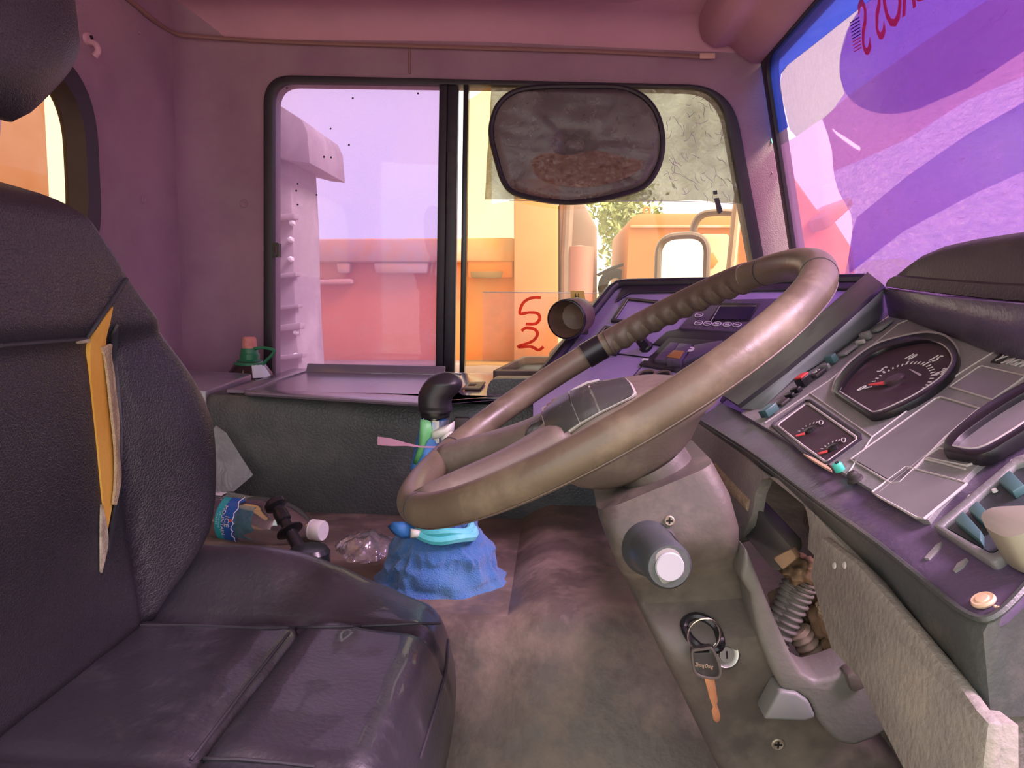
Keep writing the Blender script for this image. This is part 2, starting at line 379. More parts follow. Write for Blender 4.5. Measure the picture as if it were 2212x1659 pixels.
M['mesh'] = film('sunshade_mesh', (.56, .48, .56), (.19, .14, .19), .45, .06, .3, bump=.5, bscale=18, var=.2, vscale=9)
M['graffiti'] = film('red_paint', (.9, .25, .15), (.75, .16, .09), .6, .02, .4, var=.3, vscale=60)
M['sign_red'] = film('red_lettering', (.92, .35, .5), (.75, .10, .22), .5, .02, .4)
M['sign_dark'] = film('dark_stripes', (.16, .12, .4), (.1, .08, .3), .6, .02, .4)
M['streak'] = film('pale_streak', (1, .85, 1), (.95, .8, .95), .7, .02, .4)
M['truck'] = mat('truck_yellow', (.60, .15, .030), (.65, .175, .038), 2, .5, dust=(.60, .27, .13), dscale=2.5, dlo=.5, dhi=.8)
M['truck_pale'] = mat('truck_dusty_rim', (.48, .30, .26), (.55, .25, .12), 6, .8, bump=.3, bscale=20)
M['truck_light'] = mat('bulkhead_yellow', (.44, .155, .045), (.48, .175, .055), 2, .6)
M['truck_dark'] = mat('truck_dark', (.16, .10, .08), (.22, .13, .10), 3, .7)
M['stanchion'] = mat('grey_steel_body', (.24, .20, .19), (.30, .25, .23), 6, .7, dust=(.38, .33, .3), dscale=5)
M['headboard'] = mat('headboard_orange', (.16, .065, .038), (.18, .085, .075), 3, .7, dust=(.2, .12, .13), dscale=2, dlo=.45, dhi=.75)
M['ground'] = mat('ground_dirt', (.34, .28, .21), (.40, .33, .25), .4, .95)
M['hill'] = mat('hill_green', (.42, .45, .30), (.5, .5, .36), .2, .95)
M['leaf'] = mat('leaf_green', (.16, .20, .07), (.24, .26, .1), 3, .6)
M['bark'] = mat('bark', (.26, .2, .13), rough=.9)
M['tyre'] = mat('tyre_rubber', (.05, .045, .045), rough=.8)
M['mirror'] = mat('mirror_glass', (.95, .93, .88), rough=.02, metal=1)
M['duct'] = mat('brown_tube', (.13, .075, .055), (.19, .115, .08), 9, .5, stretch=(1, 1, 6))
M['screen'] = mat('display_screen', (.02, .02, .05), rough=.12)
M['ring_print'] = mat('button_print', (.66, .63, .64), rough=.5)
M['cream'] = mat('cream_button', (.72, .5, .33), rough=.4)
M['orange_sw'] = mat('amber_switch', (.36, .17, .05), rough=.4)
M['yellow_tag'] = mat('yellow_sticker', (.75, .52, .1), rough=.6)

def scratches(fn, poly, n, ln, w, seed=1, curl=.6, ang=None, spread=3.14):
    '''short pale creases or scuffs scattered inside a traced outline; fn turns a traced point into a surface point'''
    rg = random.Random(seed); xs = [q[0] for q in poly]; ys = [q[1] for q in poly]; out = []; tries = 0
    def ins(x, y):
        c = False
        for (a, b), (c2, d) in zip(poly, poly[1:] + poly[:1]):
            if (b > y) != (d > y) and x < (c2 - a) * (y - b) / (d - b) + a: c = not c
        return c
    while len(out) < n and tries < n * 30:
        tries += 1; x, y = rg.uniform(min(xs), max(xs)), rg.uniform(min(ys), max(ys))
        if not ins(x, y): continue
        a = (ang if ang is not None else 0) + rg.uniform(-spread, spread); l = ln * rg.uniform(.4, 1.5); pts = []
        for k in range(5):
            pts.append(fn(x, y)); a += rg.uniform(-curl, curl); x += math.cos(a) * l / 4; y += math.sin(a) * l / 4
        if all(pts): out.append(tube(pts, [w * .3, w, w * 1.1, w, w * .3], 4, caps=False))
    return join(*out)
# ================================================================ THE CAB SHELL
YF = 2.0; XR = -.98
def wf(px, py, y=YF): return at(px, py, Y=y)
# far wall with its window opening, rounded into the rear wall
hole = rpoly([wf(574, 840), wf(574, 165), wf(1578, 188), wf(1700, 840)], [.02, .075, .11, .02], 8)
pillar_top, pillar_bot = wf(1648, 118), wf(1722, 600)
pdir = (pillar_bot - pillar_top); pillar_low = pillar_top + pdir * ((pillar_top.z - .15) / (pillar_top.z - pillar_bot.z))
outer = [V((-.88, YF, .15)), V((-.88, YF, 1.45)), V((pillar_top.x - .02, YF, 1.45)), pillar_top, pillar_low]
w1 = plate(outer, (0, .05, 0), [hole])
arc = []
for k in range(9):
    t = math.pi / 2 * k / 8; arc.append((-.88 - .10 * math.sin(t), YF - .10 + .10 * math.cos(t)))
arc2 = arc + [(XR - .05, YF - .10), (XR - .05, YF + .05), (-.88, YF + .05)]
w1b = loft([[V((x, y, .15)) for x, y in arc2], [V((x, y, 1.45)) for x, y in arc2]])
mk('wall_far', join(w1, w1b), M['wall'], kind='structure', label='dusty mauve fabric side wall around the sliding window')
# small trim dimple caps on the far wall
cap = thing('trim_1', 'small dimpled fixing caps pressed into the mauve side wall', None, wf(530, 450), kind='structure')
for px, py, r in ((527, 440, .012), (452, 560, .005), (431, 795, .008), (310, 432, .009), (300, 70, .005)):
    mk('fixing_cap', lathe([(r, 0), (r * .8, .003), (r * .25, .0015), (0, .001)], wf(px, py, 1.9995) if px > 440 else at(px, py, X=XR + .001), (0, -1, 0) if px > 440 else (1, 0, 0), 16), M['wall'], cap)
# rear wall with its window opening
def wr(px, py): return at(px, py, X=XR)
yz = lambda y, z: V((XR, y, z))
fy = wr(205, 400).y; tz = wr(150, 128).z
rh = rpoly([yz(fy, .70), yz(fy, tz), yz(.35, tz), yz(.35, .70)], .16, 10)
mk('wall_rear', plate([yz(-.15, .1), yz(1.9, .1), yz(1.9, 1.45), yz(-.15, 1.45)], (-.05, 0, 0), [rh]), M['wall'], kind='structure', label='reddish mauve fabric rear wall of the cab')
win2 = thing('window_2', 'rear cab window with a thick black rubber surround', None, yz(1.0, .70), kind='structure')
rin = [p + V((0, (p.y - 1.0) * -.075, (p.z - .92) * -.17)) for p in rh]
mk('window_frame', plate([p + V((.012, 0, 0)) for p in rh], (-.05, 0, 0), [[p + V((.012, 0, 0)) for p in rin]]), M['gasket'], win2)
mk('pane', plate([p + V((-.03, 0, 0)) for p in rin], (-.004, 0, 0)), M['glass_rear'], win2)
# coat hook beside the rear window
hk = thing('coat_hook', 'small pink coat hook on the rear wall beside the headrest', 'hook', wr(187, 95))
hp = wr(187, 88)
mk('hook_plate', lathe([(.0, .006), (.012, .004), (.013, 0), (.013, -.004)], hp + V((.002, 0, .004)), (1, 0, 0), 16), M['ceil'], hk)
mk('hook_tip', tube(cr_spline([hp + V((0, 0, -.002)), hp + V((.018, 0, -.006)), hp + V((.024, 0, -.02)), hp + V((.016, 0, -.03))], 5), [.006] * 15 + [.007], 8), M['ceil'], hk)
mk('screw', lathe([(.0045, 0), (.004, .004), (0, .005)], hp + V((.006, .004, .008)), (1, 0, 0), 10), M['hole'], hk)
# ceiling: cove, flat panel, front header
cv = []
for k in range(7):
    t = math.pi / 2 * k / 6; cv.append((YF - .075 * (1 - math.cos(t)) - .0, 1.335 + .065 * math.sin(t)))
cv += [(1.5, 1.405), (.8, 1.415), (-.15, 1.41)]
cvl = [[V((-.98, y, z)) for y, z in cv], [V((-.2, y, z - .01)) for y, z in cv], [V((.56, y, z - .045)) for y, z in cv]]
cvl[2] = [V((.56, y, z - .045)) for y, z in cv]
mk('ceiling', thick(loft(cvl, closed=False), -.03), M['ceil'], kind='structure', label='dusty rose fabric headliner with a coved edge')
pn = rpoly([V((-.9, 1.88, 1.392)), V((.20, 1.88, 1.372)), V((.16, -.1, 1.372)), V((-.9, -.1, 1.392))], .06, 6)
mk('trim_2', bev(plate(pn, (0, 0, .04)), .012, 3), M['ceil'], kind='structure', label='raised padded panel of the headliner')
hx = wf(1545, 116, 1.96)
prof = [(.335, 1.372), (.355, 1.318), (.385, 1.300), (.425, 1.306), (.445, 1.285), (.485, 1.262), (.545, 1.262), (.56, 1.42), (.34, 1.42)]
mk('trim_3', bev(loft([[V((x, y, z)) for x, z in prof] for y in (1.985, 1.5, 1.0, .5, -.15)]), .007, 2, 25), M['ceil'], kind='structure', label='moulded header rail above the windscreen')
sl = cr_spline([wf(480, 83, 1.98), wf(640, 92, 1.99), wf(1000, 103, 1.99), wf(1300, 112, 1.99), wf(1535, 124, 1.985)], 6)
sl2 = cr_spline([at(225, -40, X=-.974), at(280, 0, X=-.974), at(330, 42, X=-.974), wf(365, 66, 1.885), wf(390, 75, 1.922), wf(430, 79, 1.952), wf(480, 83, 1.98)], 6)
t4 = thing('trim_4', 'thin bead of trim where headliner meets side wall', None, wf(900, 100, 1.985), kind='structure')
mk('bead_strip', tube(sl2 + sl[1:], .0055, 8), M['bead'], t4)
mk('joint_strip', tube([wf(885, 98, 1.998), wf(885, 160, 1.998)], .003, 6), M['bead'], t4)
a = wf(1528, 121, 1.97)
mk('end_clip', bev(box(a, (.038, .006, .013)), .001), mat('clip_pale', (.62, .36, .31), rough=.6), t4)

# ---------------------------------------------------------------- side window (window_1)
win1 = thing('window_1', 'sliding side window, purple tinted pane beside a clear filmed pane', None, wf(1100, 800), kind='structure')
inn = rpoly([wf(590, 815, 1.99), wf(590, 178, 1.99), wf(1556, 191, 1.99), wf(1672, 815, 1.99)], [.01, .055, .085, .01], 8)
ho = [V((p.x, 1.985, p.z)) for p in hole]
inn = [V((p.x, 1.985, p.z)) for p in inn]
mk('window_frame', bev(plate(ho, (0, .06, 0), [inn]), .004, 2, 50), M['gasket'], win1)
def bar(px0, px1, y0, y1, name, m, top=172, bot=818, lean=-9):
    q = [at(px0, top, Y=y0), at(px1, top, Y=y0), at(px1 + lean, bot, Y=y0), at(px0 + lean, bot, Y=y0)]
    mk(name, bev(plate(q, (0, y1 - y0, 0)), .002), M[m], win1)
bar(949, 966, 1.995, 2.02, 'pane_frame', 'gasket'); bar(967, 990, 2.003, 2.03, 'centre_post', 'dash_dark'); bar(1001, 1012, 1.99, 2.02, 'pane_frame', 'black')
def pane(px, y, m, name, th=.004, holes=()):
    return mk(name, plate([at(a, b, Y=y) for a, b in px], (0, th, 0)), M[m], win1)
pane([(586, 174), (958, 174), (950, 822), (586, 822)], 2.006, 'glass_purple', 'purple_pane')
pane([(1006, 174), (1598, 187), (1720, 822), (997, 822)], 2.010, 'glass_clear', 'clear_pane')
# films stuck on the clear pane
def wavy(px, amp=3, k=6):
    out = []
    n = len(px)
    for i in range(n):
        a, b = V((*px[i], 0)), V((*px[(i + 1) % n], 0))
        for j in range(k):
            q = a.lerp(b, j / k); out.append((q.x + amp * noise.noise(q * .03), q.y + amp * noise.noise(q * .03 + V((9, 3, 1)))))
    return out
pane(wavy([(1013, 216), (1030, 205), (1048, 190), (1062, 187), (1062, 440), (1112, 432), (1110, 790), (1004, 790)], 2), 2.007, 'film_cream', 'cream_film', .0006)
pane(wavy([(1062, 184), (1180, 182), (1340, 186), (1480, 186), (1520, 190), (1545, 205), (1565, 230), (1577, 260), (1588, 300), (1610, 440), (1500, 433), (1400, 436), (1250, 430), (1046, 431)], 2), 2.0055, 'film_grey', 'crinkled_film', .0006)
pane(wavy([(1043, 631), (1300, 633), (1306, 700), (1260, 782), (1150, 785), (1042, 782)], 2), 2.006, 'film_low', 'dusty_film', .0006)
ln = tube([wf(1043, 631, 2.004), wf(1180, 632, 2.004), wf(1310, 633, 2.004)], .0012, 5); mk('film_edge', ln, M['white_rag'], win1)
mk('film_edge', tube([wf(1100, 433, 2.004), wf(1300, 436, 2.004), wf(1420, 434, 2.004), wf(1540, 437, 2.004), wf(1612, 441, 2.004)], .001, 5), M['white_rag'], win1)
def ribbon(px, y, w, m, name, parent, th=.0005, k=6):
    c = cr_spline([V((a, b, 0)) for a, b in px], k); L, R = [], []
    for i, p in enumerate(c):
        t = (c[min(i + 1, len(c) - 1)] - c[max(i - 1, 0)]).normalized(); nn = V((-t.y, t.x, 0)); ww = w * (1 + .25 * noise.noise(p * .08))
        L.append(at(p.x + nn.x * ww, p.y + nn.y * ww, Y=y)); R.append(at(p.x - nn.x * ww, p.y - nn.y * ww, Y=y))
    return mk(name, thick(loft([L, R], closed=False), th), M[m], parent)
ribbon([(1168, 643), (1147, 644), (1130, 655), (1123, 677), (1143, 675), (1161, 677), (1166, 688), (1157, 699), (1136, 700)], 2.0045, 3.2, 'graffiti', 'painted_digit', win1)
ribbon([(1127, 715), (1136, 708.5), (1154, 711), (1161, 722), (1150, 737), (1119, 749), (1147, 749), (1163, 756), (1174, 749)], 2.0045, 3.2, 'graffiti', 'painted_digit', win1)
# yellow sticker, its scribble, the black marker stub and the sliding catch
st = mk('sticker', plate(wavy([(1232, 628), (1262, 628), (1264, 654), (1246, 657), (1233, 652)], 2), (0, 0, 0)) if False else plate([at(a, b, Y=2.003) for a, b in wavy([(1232, 628), (1262, 628), (1264, 654), (1246, 657), (1233, 652)], 2)], (0, .0006, 0)), M['yellow_tag'], win1)
mk('scribble', join(*[tube([wf(a, b, 2.002), wf(c, d, 2.002)], .0012, 5) for a, b, c, d in ((1243, 634, 1243, 646), (1243, 640, 1248, 640), (1250, 634, 1250, 646), (1244, 650, 1252, 649))]), M['black'], st)
for q in (((1541, 412), (1549, 411), (1550, 419), (1542, 420)), ((1544, 428), (1553, 427), (1561, 456), (1554, 462), (1550, 458))):
    mk('black_tape', plate([at(a, b, Y=1.996) for a, b in q], (0, .008, 0)), M['black'], win1)
ct = rpoly([wf(588, 524, 1.982), wf(602, 524, 1.982), wf(602, 555, 1.982), wf(588, 555, 1.982)], .004)
ci = rpoly([wf(593, 531, 1.982), wf(598, 531, 1.982), wf(598, 549, 1.982), wf(593, 549, 1.982)], .002)
mk('sliding_catch', plate(ct, (0, .02, 0), [ci]), M['black'], win1)
specks = [(620, 190), (762, 212), (700, 339), (715, 340), (754, 313), (643, 397), (684, 421), (643, 442), (640, 412), (714, 278), (903, 202)]
mk('dirt_specks', join(*[blob(wf(a, b, 2.003), (.003, .0008, .003), i, .3, 2, 1) for i, (a, b) in enumerate(specks)]), M['black'], win1, kind='stuff')

# ---------------------------------------------------------------- windscreen (window_3)
wb = at(1722, 600, Y=1.95); wt = at(1650, 122, Y=1.95)
ws = Fr(wb, (0, -1, 0), wt - wb)          # u runs towards the camera, v up, n towards the front
if ws.n.x < 0: ws.n = -ws.n
hgt = (wt - wb).length
win3 = thing('window_3', 'large windscreen covered inside with crinkled purple film', None, wb, kind='structure')
def wsr(u0, u1, v0, v1, r): return rpoly([ws.p(u0, v0), ws.p(u0, v1), ws.p(u1, v1), ws.p(u1, v0)], r, 8)
go, gi = wsr(-.02, 2.05, -.15, hgt + .03, .05), wsr(.012, 2.0, -.11, hgt - .012, .06)
mk('window_frame', bev(plate([p - ws.n * .004 for p in go], ws.n * .03, [[p - ws.n * .004 for p in gi]]), .003, 2, 50), M['gasket'], win3)
mk('pane', plate([p + ws.n * .006 for p in wsr(.005, 2.02, -.13, hgt, .06)], ws.n * .005), M['glass_ws'], win3)
def wsp(px, w, m, name, th=.0005, holes=()): return mk(name, plate(ws.hits(px, w * .5), ws.n * th, [ws.hits(q, w * .5) for q in holes]), M[m], win3)
# blue sun band along the pillar and the top edge
wsp([(1640, 150), (1653, 121), (1720, 5), (1800, -130), (2040, -130), (1960, -62), (1862, 14), (1760, 95), (1702, 140), (1687, 160), (1684, 185), (1692, 230), (1702, 275), (1686, 285), (1664, 300), (1650, 230)], .010, 'film_blue', 'blue_band')
mk('edge_line', tube(ws.hits([(1655, 118), (1640, 150), (1638, 175), (1650, 240), (1668, 310)], .003), .0015, 6), M['teal'], win3)
# crinkled purple film, torn along its far edge
torn = [(1862, 14), (2060, -140), (2300, -140), (2300, 640), (1815, 640), (1822, 605), (1832, 560), (1838, 530), (1842, 490), (1838, 462), (1826, 440), (1812, 415), (1803, 385), (1800, 360), (1797, 325), (1788, 290), (1776, 258), (1800, 236), (1824, 202), (1814, 162), (1816, 120), (1832, 64)]
wsp([(1702, 140), (1862, 14), (1832, 64), (1816, 120), (1814, 162), (1824, 202), (1800, 236), (1776, 258), (1758, 268), (1720, 295), (1706, 280), (1692, 220), (1685, 180), (1690, 152)], .008, 'film_wedge', 'grey_film')
tear = cr_spline([V((1798, 278, 0)), V((1808, 288, 0)), V((1825, 300, 0)), V((1848, 316, 0)), V((1857, 322, 0)), V((1854, 332, 0))], 6)
tw_ = lambda i: .8 + 3 * math.sin(i / len(tear) * 3.1)
tearp = [(q.x + .5 * tw_(i), q.y - tw_(i)) for i, q in enumerate(tear)] + [(q.x - .5 * tw_(i), q.y + tw_(i)) for i, q in reversed(list(enumerate(tear)))]
wsp(torn, .007, 'film_ws', 'crinkled_film', holes=[tearp])
wsp([(1666, 325), (1720, 295), (1758, 268), (1776, 258), (1788, 290), (1797, 325), (1800, 360), (1803, 385), (1812, 415), (1826, 440), (1838, 462), (1842, 490), (1838, 530), (1832, 560), (1822, 605), (1815, 640), (1735, 640), (1700, 470)], .009, 'film_pink', 'clear_strip')
oval = [(1855, 22), (1830, 65), (1815, 120), (1814, 160), (1824, 195), (1845, 222), (1880, 240), (1925, 246), (1975, 238), (2030, 215), (2090, 190), (2212, 110), (2300, 60), (2300, -120), (2000, -120), (1930, -50)]
wsp([(p.x, p.y) for p in cr_spline([V((a, b, 0)) for a, b in oval[:11]], 5)] + oval[11:], .0055, 'film_violet', 'oval_decal')
wsp([(1838, 203), (1990, 95), (2133, 0), (2290, -120), (2330, -60), (2330, 150), (2212, 165), (2090, 215), (1960, 300), (1850, 350), (1800, 370), (1797, 320), (1778, 256)], .004, 'film_pink_reflect', 'reflection_film')  # film overlap, plus a lighter reflected band put into the sheet's tint
wsp([(1850, 470), (1960, 380), (2090, 290), (2300, 170), (2300, 330), (2100, 420), (1950, 500), (1835, 590), (1832, 560), (1841, 500)], .004, 'film_violet', 'reflection_film')  # dark reflected stripe on the glass, put in as a violet sheet
# mirrored lettering with speed stripes on the decal
tu, tv = ws.uv(ws.hit(1886, 60))
tw = Fr(ws.p(0, 0, .003), ws.x, ws.y)
import_dir = ws.hit(2000, -55) - ws.hit(1862, 75)
lf = Fr(ws.hit(1862, 58, .003), ws.x, ws.y)
def letter(ch, px, py, size, m='sign_red', shear=0):
    f2 = Fr(ws.hit(px, py, .0015), ws.x, ws.y); return text(ch, size, f2, 0, 0, 0, .0004, mirror=True, sx=.62, shear=shear)
for ch, px, py in (('S', 1868, 66), ('S', 1898, 30), ('O', 1927, 0), ('R', 1958, -34), ('C', 1990, -66)):
    mk('letter', letter(ch, px, py, .135), M['sign_red'], win3)
for k in range(10):
    x0, y0 = 1856 + k * .5, 36 + k * 7.2; dx = 20 - k * .4
    mk('speed_stripe', plate(ws.hits([(x0, y0), (x0 - dx, y0 + dx * .62), (x0 - dx, y0 + dx * .62 + 2.2), (x0, y0 + 2.8)], .0015), ws.n * .0005), M['sign_dark' if k < 6 else 'sign_red'], win3)
mk('torn_lining', plate([ws.hit(a, b, -.0075) for a, b in ((1640, 92), (1655, 74), (1722, -12), (1732, -8), (1668, 68), (1648, 95))], ws.n * .003), M['ceil'], win3)
mk('torn_lining', plate([ws.hit(a, b, -.008) for a, b in ((1654, 352), (1661, 356), (1668, 374), (1663, 392), (1657, 386))], ws.n * .003), M['ceil'], win3)

# ---------------------------------------------------------------- floor: footwell, tunnel side, tunnel top
def sst(a, b, x):
    t = max(0, min(1, (x - a) / (b - a))); return t * t * (3 - 2 * t)
def floor_pt(u, v):
    x = -1.0 + 1.75 * u; k = sst(-.055, -.005, x); top = .198 + .031 * k; e = 1.0 + .0 * k
    pr = [(-.15, 0), (.5, 0), (.80, 0), (.845, .012), (.865, .04), (e - .035, top - .035), (e - .018, top - .010), (e, top), (e + .03, top), (1.2, top), (1.38, top), (1.6, top), (2.02, top)]
    i = v * (len(pr) - 1); j = min(int(i), len(pr) - 2); t = i - j
    y = pr[j][0] + (pr[j + 1][0] - pr[j][0]) * t; z = pr[j][1] + (pr[j + 1][1] - pr[j][1]) * t
    if y > .87: z += .0025 * noise.noise(V((x * 6, y * 9, 0)))
    return V((x, y, z))
mk('floor', thick(grid(floor_pt, 70, 60), -.02), M['rubber'], kind='structure', label='scuffed brown rubber floor stepping up to the engine tunnel')
fl = bvh_of(grid(floor_pt, 70, 60))
mk('trim_5', join(*[tube(casts(fl, lerp2(q, 6), .0005), .0025, 6) for q in ([(985, 1352), (1060, 1361), (1118, 1360)], [(1165, 1315), (1230, 1318), (1310, 1325)])]), mat('edge_highlight', (.34, .32, .30), rough=.5), kind='structure', label='pale painted highlight along the edge of the rubber tunnel step')  # edge highlight of the step laid on as pale strips
chip = casts(fl, wavy([(1335, 1640), (1345, 1622), (1365, 1615), (1375, 1603), (1372, 1625), (1362, 1640), (1360, 1657), (1338, 1657)], 3, 2), .0006)
t6 = thing('trim_6', 'torn pale patch and bare screws in the floor rubber', None, chip[0], kind='structure')
mk('torn_patch', thick((chip, [tuple(range(len(chip)))]), .0008), mat('pale_patch', (.50, .38, .21), rough=.9), t6)
for px, py in ((1026, 1541), (1022, 1611)):
    mk('floor_screw', lathe([(.006, 0), (.0055, .002), (.002, .003), (0, .001)], cast(fl, px, py, 0), (0, -.8, .6), 12), M['screw'], t6)

mk('wall_front', bev(plate([V((.66, -.15, -.05)), V((.66, 2.03, -.05)), V((.645, 2.03, .70)), V((.645, -.15, .70))], (.03, 0, 0)), .004), M['firewall'], kind='structure', label='dark front bulkhead under the windscreen')

M['crease'] = film('pale_crease', (.95, .9, .98), (.95, .85, 1), .75, .3, .2)
wsreg = [(1850, 230), (2000, 130), (2200, 10), (2212, 600), (1850, 600), (1842, 500), (1805, 390), (1800, 300)]
mk('film_creases', scratches(lambda x, y: at(x, y, Y=2.0045), [(1440, 200), (1560, 215), (1600, 420), (1430, 425)], 70, 26, .0007, 6, .7, 1.0, 1.2), M['crease'], win1, kind='stuff')
M['scuff'] = mat('pale_scuff', (.24, .175, .125), rough=.8)
mk('floor_scuffs', scratches(lambda x, y: cast(fl, x, y, .0003), [(1000, 1400), (1380, 1370), (1480, 1640), (1000, 1640)], 170, 26, .0004, 8, .5, 0, .7), M['scuff'], t6, kind='stuff')
mk('floor_scuffs', scratches(lambda x, y: cast(fl, x, y, .0003), [(1200, 1560), (1420, 1500), (1500, 1640), (1220, 1640)], 90, 20, .0005, 9, .7, .2, .8), M['scuff'], t6, kind='stuff')
# ================================================================ OUTSIDE
GZ = -1.5
mk('ground', plate([V((-120, -40, GZ)), V((120, -40, GZ)), V((120, 260, GZ)), V((-120, 260, GZ))], (0, 0, -.1)), M['ground'], kind='structure', label='sunlit bare dirt yard outside')
hl = [V((-160 + 8 * i, 200 + 6 * noise.noise(V((i * .7, 0, 0))), GZ)) for i in range(41)]
mk('hills', join(loft([hl, [p + V((0, 14, 7 + 7 * noise.noise(V((i * .3, 5, 0))) + 4)) for i, p in enumerate(hl)], [p + V((0, 40, 0)) for p in hl]], closed=False)), M['hill'], kind='structure', label='low hazy green hills on the horizon')
# own load bed's headboard behind the rear window
hb = thing('bed_headboard', 'dusty orange steel headboard seen through the rear window', 'headboard', (-1.6, .9, GZ))
hy = at(105, 340, X=-1.6).y
mk('plate', bev(box((-1.63, hy / 2 - .3, .3), (.06, hy + .6, 3.6)), .01), M['headboard'], hb)
mk('rib', bev(box((-1.57, hy - 1.4, .3), (.06, .12, 3.6)), .01), M['headboard'], hb)
# grey bed corner beside the window
bc = thing('bed_corner_post', 'bolted grey steel corner post of a truck bed seen through purple pane', 'post', at(620, 780, Y=3.0))
def po(px, y0, y1, b=.008): return bev(plate([at(a, b_, Y=y0) for a, b_ in px], (0, y1 - y0, 0)), b)
mk('canopy', po([(560, 205), (612, 232), (652, 258), (664, 284), (670, 353), (636, 349), (560, 330)], 3.0, 3.5, .02), M['stanchion'], bc)
pp = po([(560, 330), (625, 345), (633, 480), (636, 600), (640, 700), (646, 785), (652, 1000), (690, 1775), (560, 1775)], 3.05, 3.4, .012); mk('post', pp, M['stanchion'], bc)
for px, py, w, h in ((600, 470, 70, 12), (604, 596, 70, 10), (606, 665, 76, 8), (610, 708, 78, 14), (612, 772, 84, 10)):
    mk('flange', bev(plate([at(px - w / 2, py - h / 2 + 5, Y=3.02), at(px + w / 2, py - h / 2 - 4, Y=3.02), at(px + w / 2, py + h / 2 - 4, Y=3.02), at(px - w / 2, py + h / 2 + 5, Y=3.02)], (0, .06, 0)), .004), M['stanchion'], bc)
for px, py in ((630, 518), (630, 560), (641, 717), (640, 768), (633, 482), (627, 470)):
    mk('bolt', lathe([(.012, 0), (.012, .02), (.006, .026), (0, .026)], at(px, py, Y=3.05), (0, -1, 0), 6), M['white_rag'], bc)
# the yellow truck parked alongside
TY = 7.0
tk = thing('yellow_truck', 'yellow dump truck parked alongside, seen through the side window', 'truck', (0, TY + .5, GZ))
def tq(px, d0=0, d1=.5, b=.02): return bev(plate([at(a, c, Y=TY + d0) for a, c in px], (0, d1 - d0, 0)), b)
mk('body_side', tq([(560, 566), (1112, 566), (1112, 830), (560, 830)], .1, 2.2), M['truck'], tk)
mk('body_rim', tq([(560, 516), (1112, 513), (1112, 566), (560, 566)], -.02, 2.2, .03), M['truck_pale'], tk)
for a, b in ((725, 757), (806, 925)):
    mk('rib', tq([(a, 567), (b, 567), (b - 4, 590), (a + 4, 590)], .0, .2), M['truck_pale'], tk)
mk('rail', tq([(640, 605), (760, 602), (760, 614), (640, 616)], .0, .2), M['truck_pale'], tk)
mk('rail', tq([(1010, 560), (1108, 560), (1108, 600), (1010, 600)], .0, .2), M['truck'], tk)
mk('ledge', tq([(560, 786), (1200, 786), (1200, 860), (560, 860)], -.3, .2), M['truck_dark'], tk)
mk('bulkhead', tq([(1110, 385), (1206, 385), (1206, 800), (1110, 800)], -.1, 2.0), M['truck_light'], tk)
mk('plate_recess', tq([(1016, 586), (1086, 586), (1082, 600), (1018, 600)], -.02, .1, .005), M['truck_dark'], tk)
mk('engine_box', tq([(1206, 430), (1260, 430), (1290, 490), (1290, 690), (1206, 690)], .2, 1.8, .06), M['truck_dark'], tk)
mk('air_filter', lathe([(.0, -.02), (.13, 0), (.13, .5), (0, .52)], at(1250, 650, Y=TY + .05), (0, 0, 1), 20), mat('faded_red', (.32, .12, .1), rough=.7), tk)
mk('exhaust_pipe', tube([at(1222, 700, Y=TY), at(1222, 560, Y=TY), at(1228, 440, Y=TY)], .05, 10), M['truck_dark'], tk)
cab = rpoly([at(a, b, Y=TY - .1) for a, b in ((1352, 640), (1360, 462), (1660, 462), (1672, 640))], [.01, .12, .12, .01], 6)
mk('cab', bev(plate(cab, (0, 2.0, 0)), .03), M['truck_light'], tk)
mk('cab_moulding', bev(plate([at(a, b, Y=TY - .13) for a, b in ((1362, 486), (1640, 486), (1640, 492), (1361, 492))], (0, .05, 0)), .005), M['truck_pale'], tk)
wn = mk('cab_window', bev(plate(rpoly([at(a, b, Y=TY - .12) for a, b in ((1512, 505), (1576, 505), (1572, 616), (1512, 616))], .05), (0, .05, 0)), .005), mat('cab_glass', (.42, .36, .24), (.5, .4, .26), 4, .2), tk)
mk('seat_back', bev(plate([at(a, b, Y=TY - .125) for a, b in ((1524, 555), (1540, 545), (1552, 565), (1540, 580), (1524, 580))], (0, .006, 0)), .001), M['truck'], wn)
mk('lifting_eye', tube([at(1397 + 7 * math.cos(t * .5236), 455 + 7 * math.sin(t * .5236), Y=TY) for t in range(12)], .012, 6, closed=True), M['truck'], tk)
mk('spare_tyre', tube([at(1330 + 28 * math.cos(t * .3927), 622 + 32 * math.sin(t * .3927), Y=TY + .5) for t in range(16)], .05, 10, closed=True), M['tyre'], tk)
mk('mirror_arm', tube([at(1290, 595, Y=TY + .3), at(1320, 580, Y=TY + .3), at(1352, 570, Y=TY + .3)], .015, 6), M['tyre'], tk)
# the pole and own rear-view mirror outside the clear pane
mr = thing('side_mirror', 'rounded rear view mirror on a bent tube outside the clear pane', 'mirror', at(1475, 620, Y=2.4))
MY = 2.4
mo = rpoly([at(a, b, Y=MY) for a, b in ((1420, 640), (1424, 510), (1526, 507), (1521, 640))], .06, 8)
mf = V((-.25, -1, .02)).normalized()
mk('mirror_face', plate([V((p.x, MY + .004 + (p.x - mo[0].x) * -.25, p.z)) for p in mo], (0, .004, 0)), M['mirror'], mr)
mk('mirror_rim', tube([V((p.x, MY + (p.x - mo[0].x) * -.25, p.z)) for p in mo], .011, 8, closed=True), mat('mirror_rim', (.22, .16, .13), rough=.5), mr)
mk('mirror_arm', tube(cr_spline([at(1505, 640, Y=2.45), at(1499, 520, Y=2.45), at(1500, 488, Y=2.45), at(1515, 466, Y=2.44), at(1545, 459, Y=2.42), at(1592, 460, Y=2.4)], 5), .012, 8), mat('mirror_tube', (.24, .17, .13), rough=.5), mr)
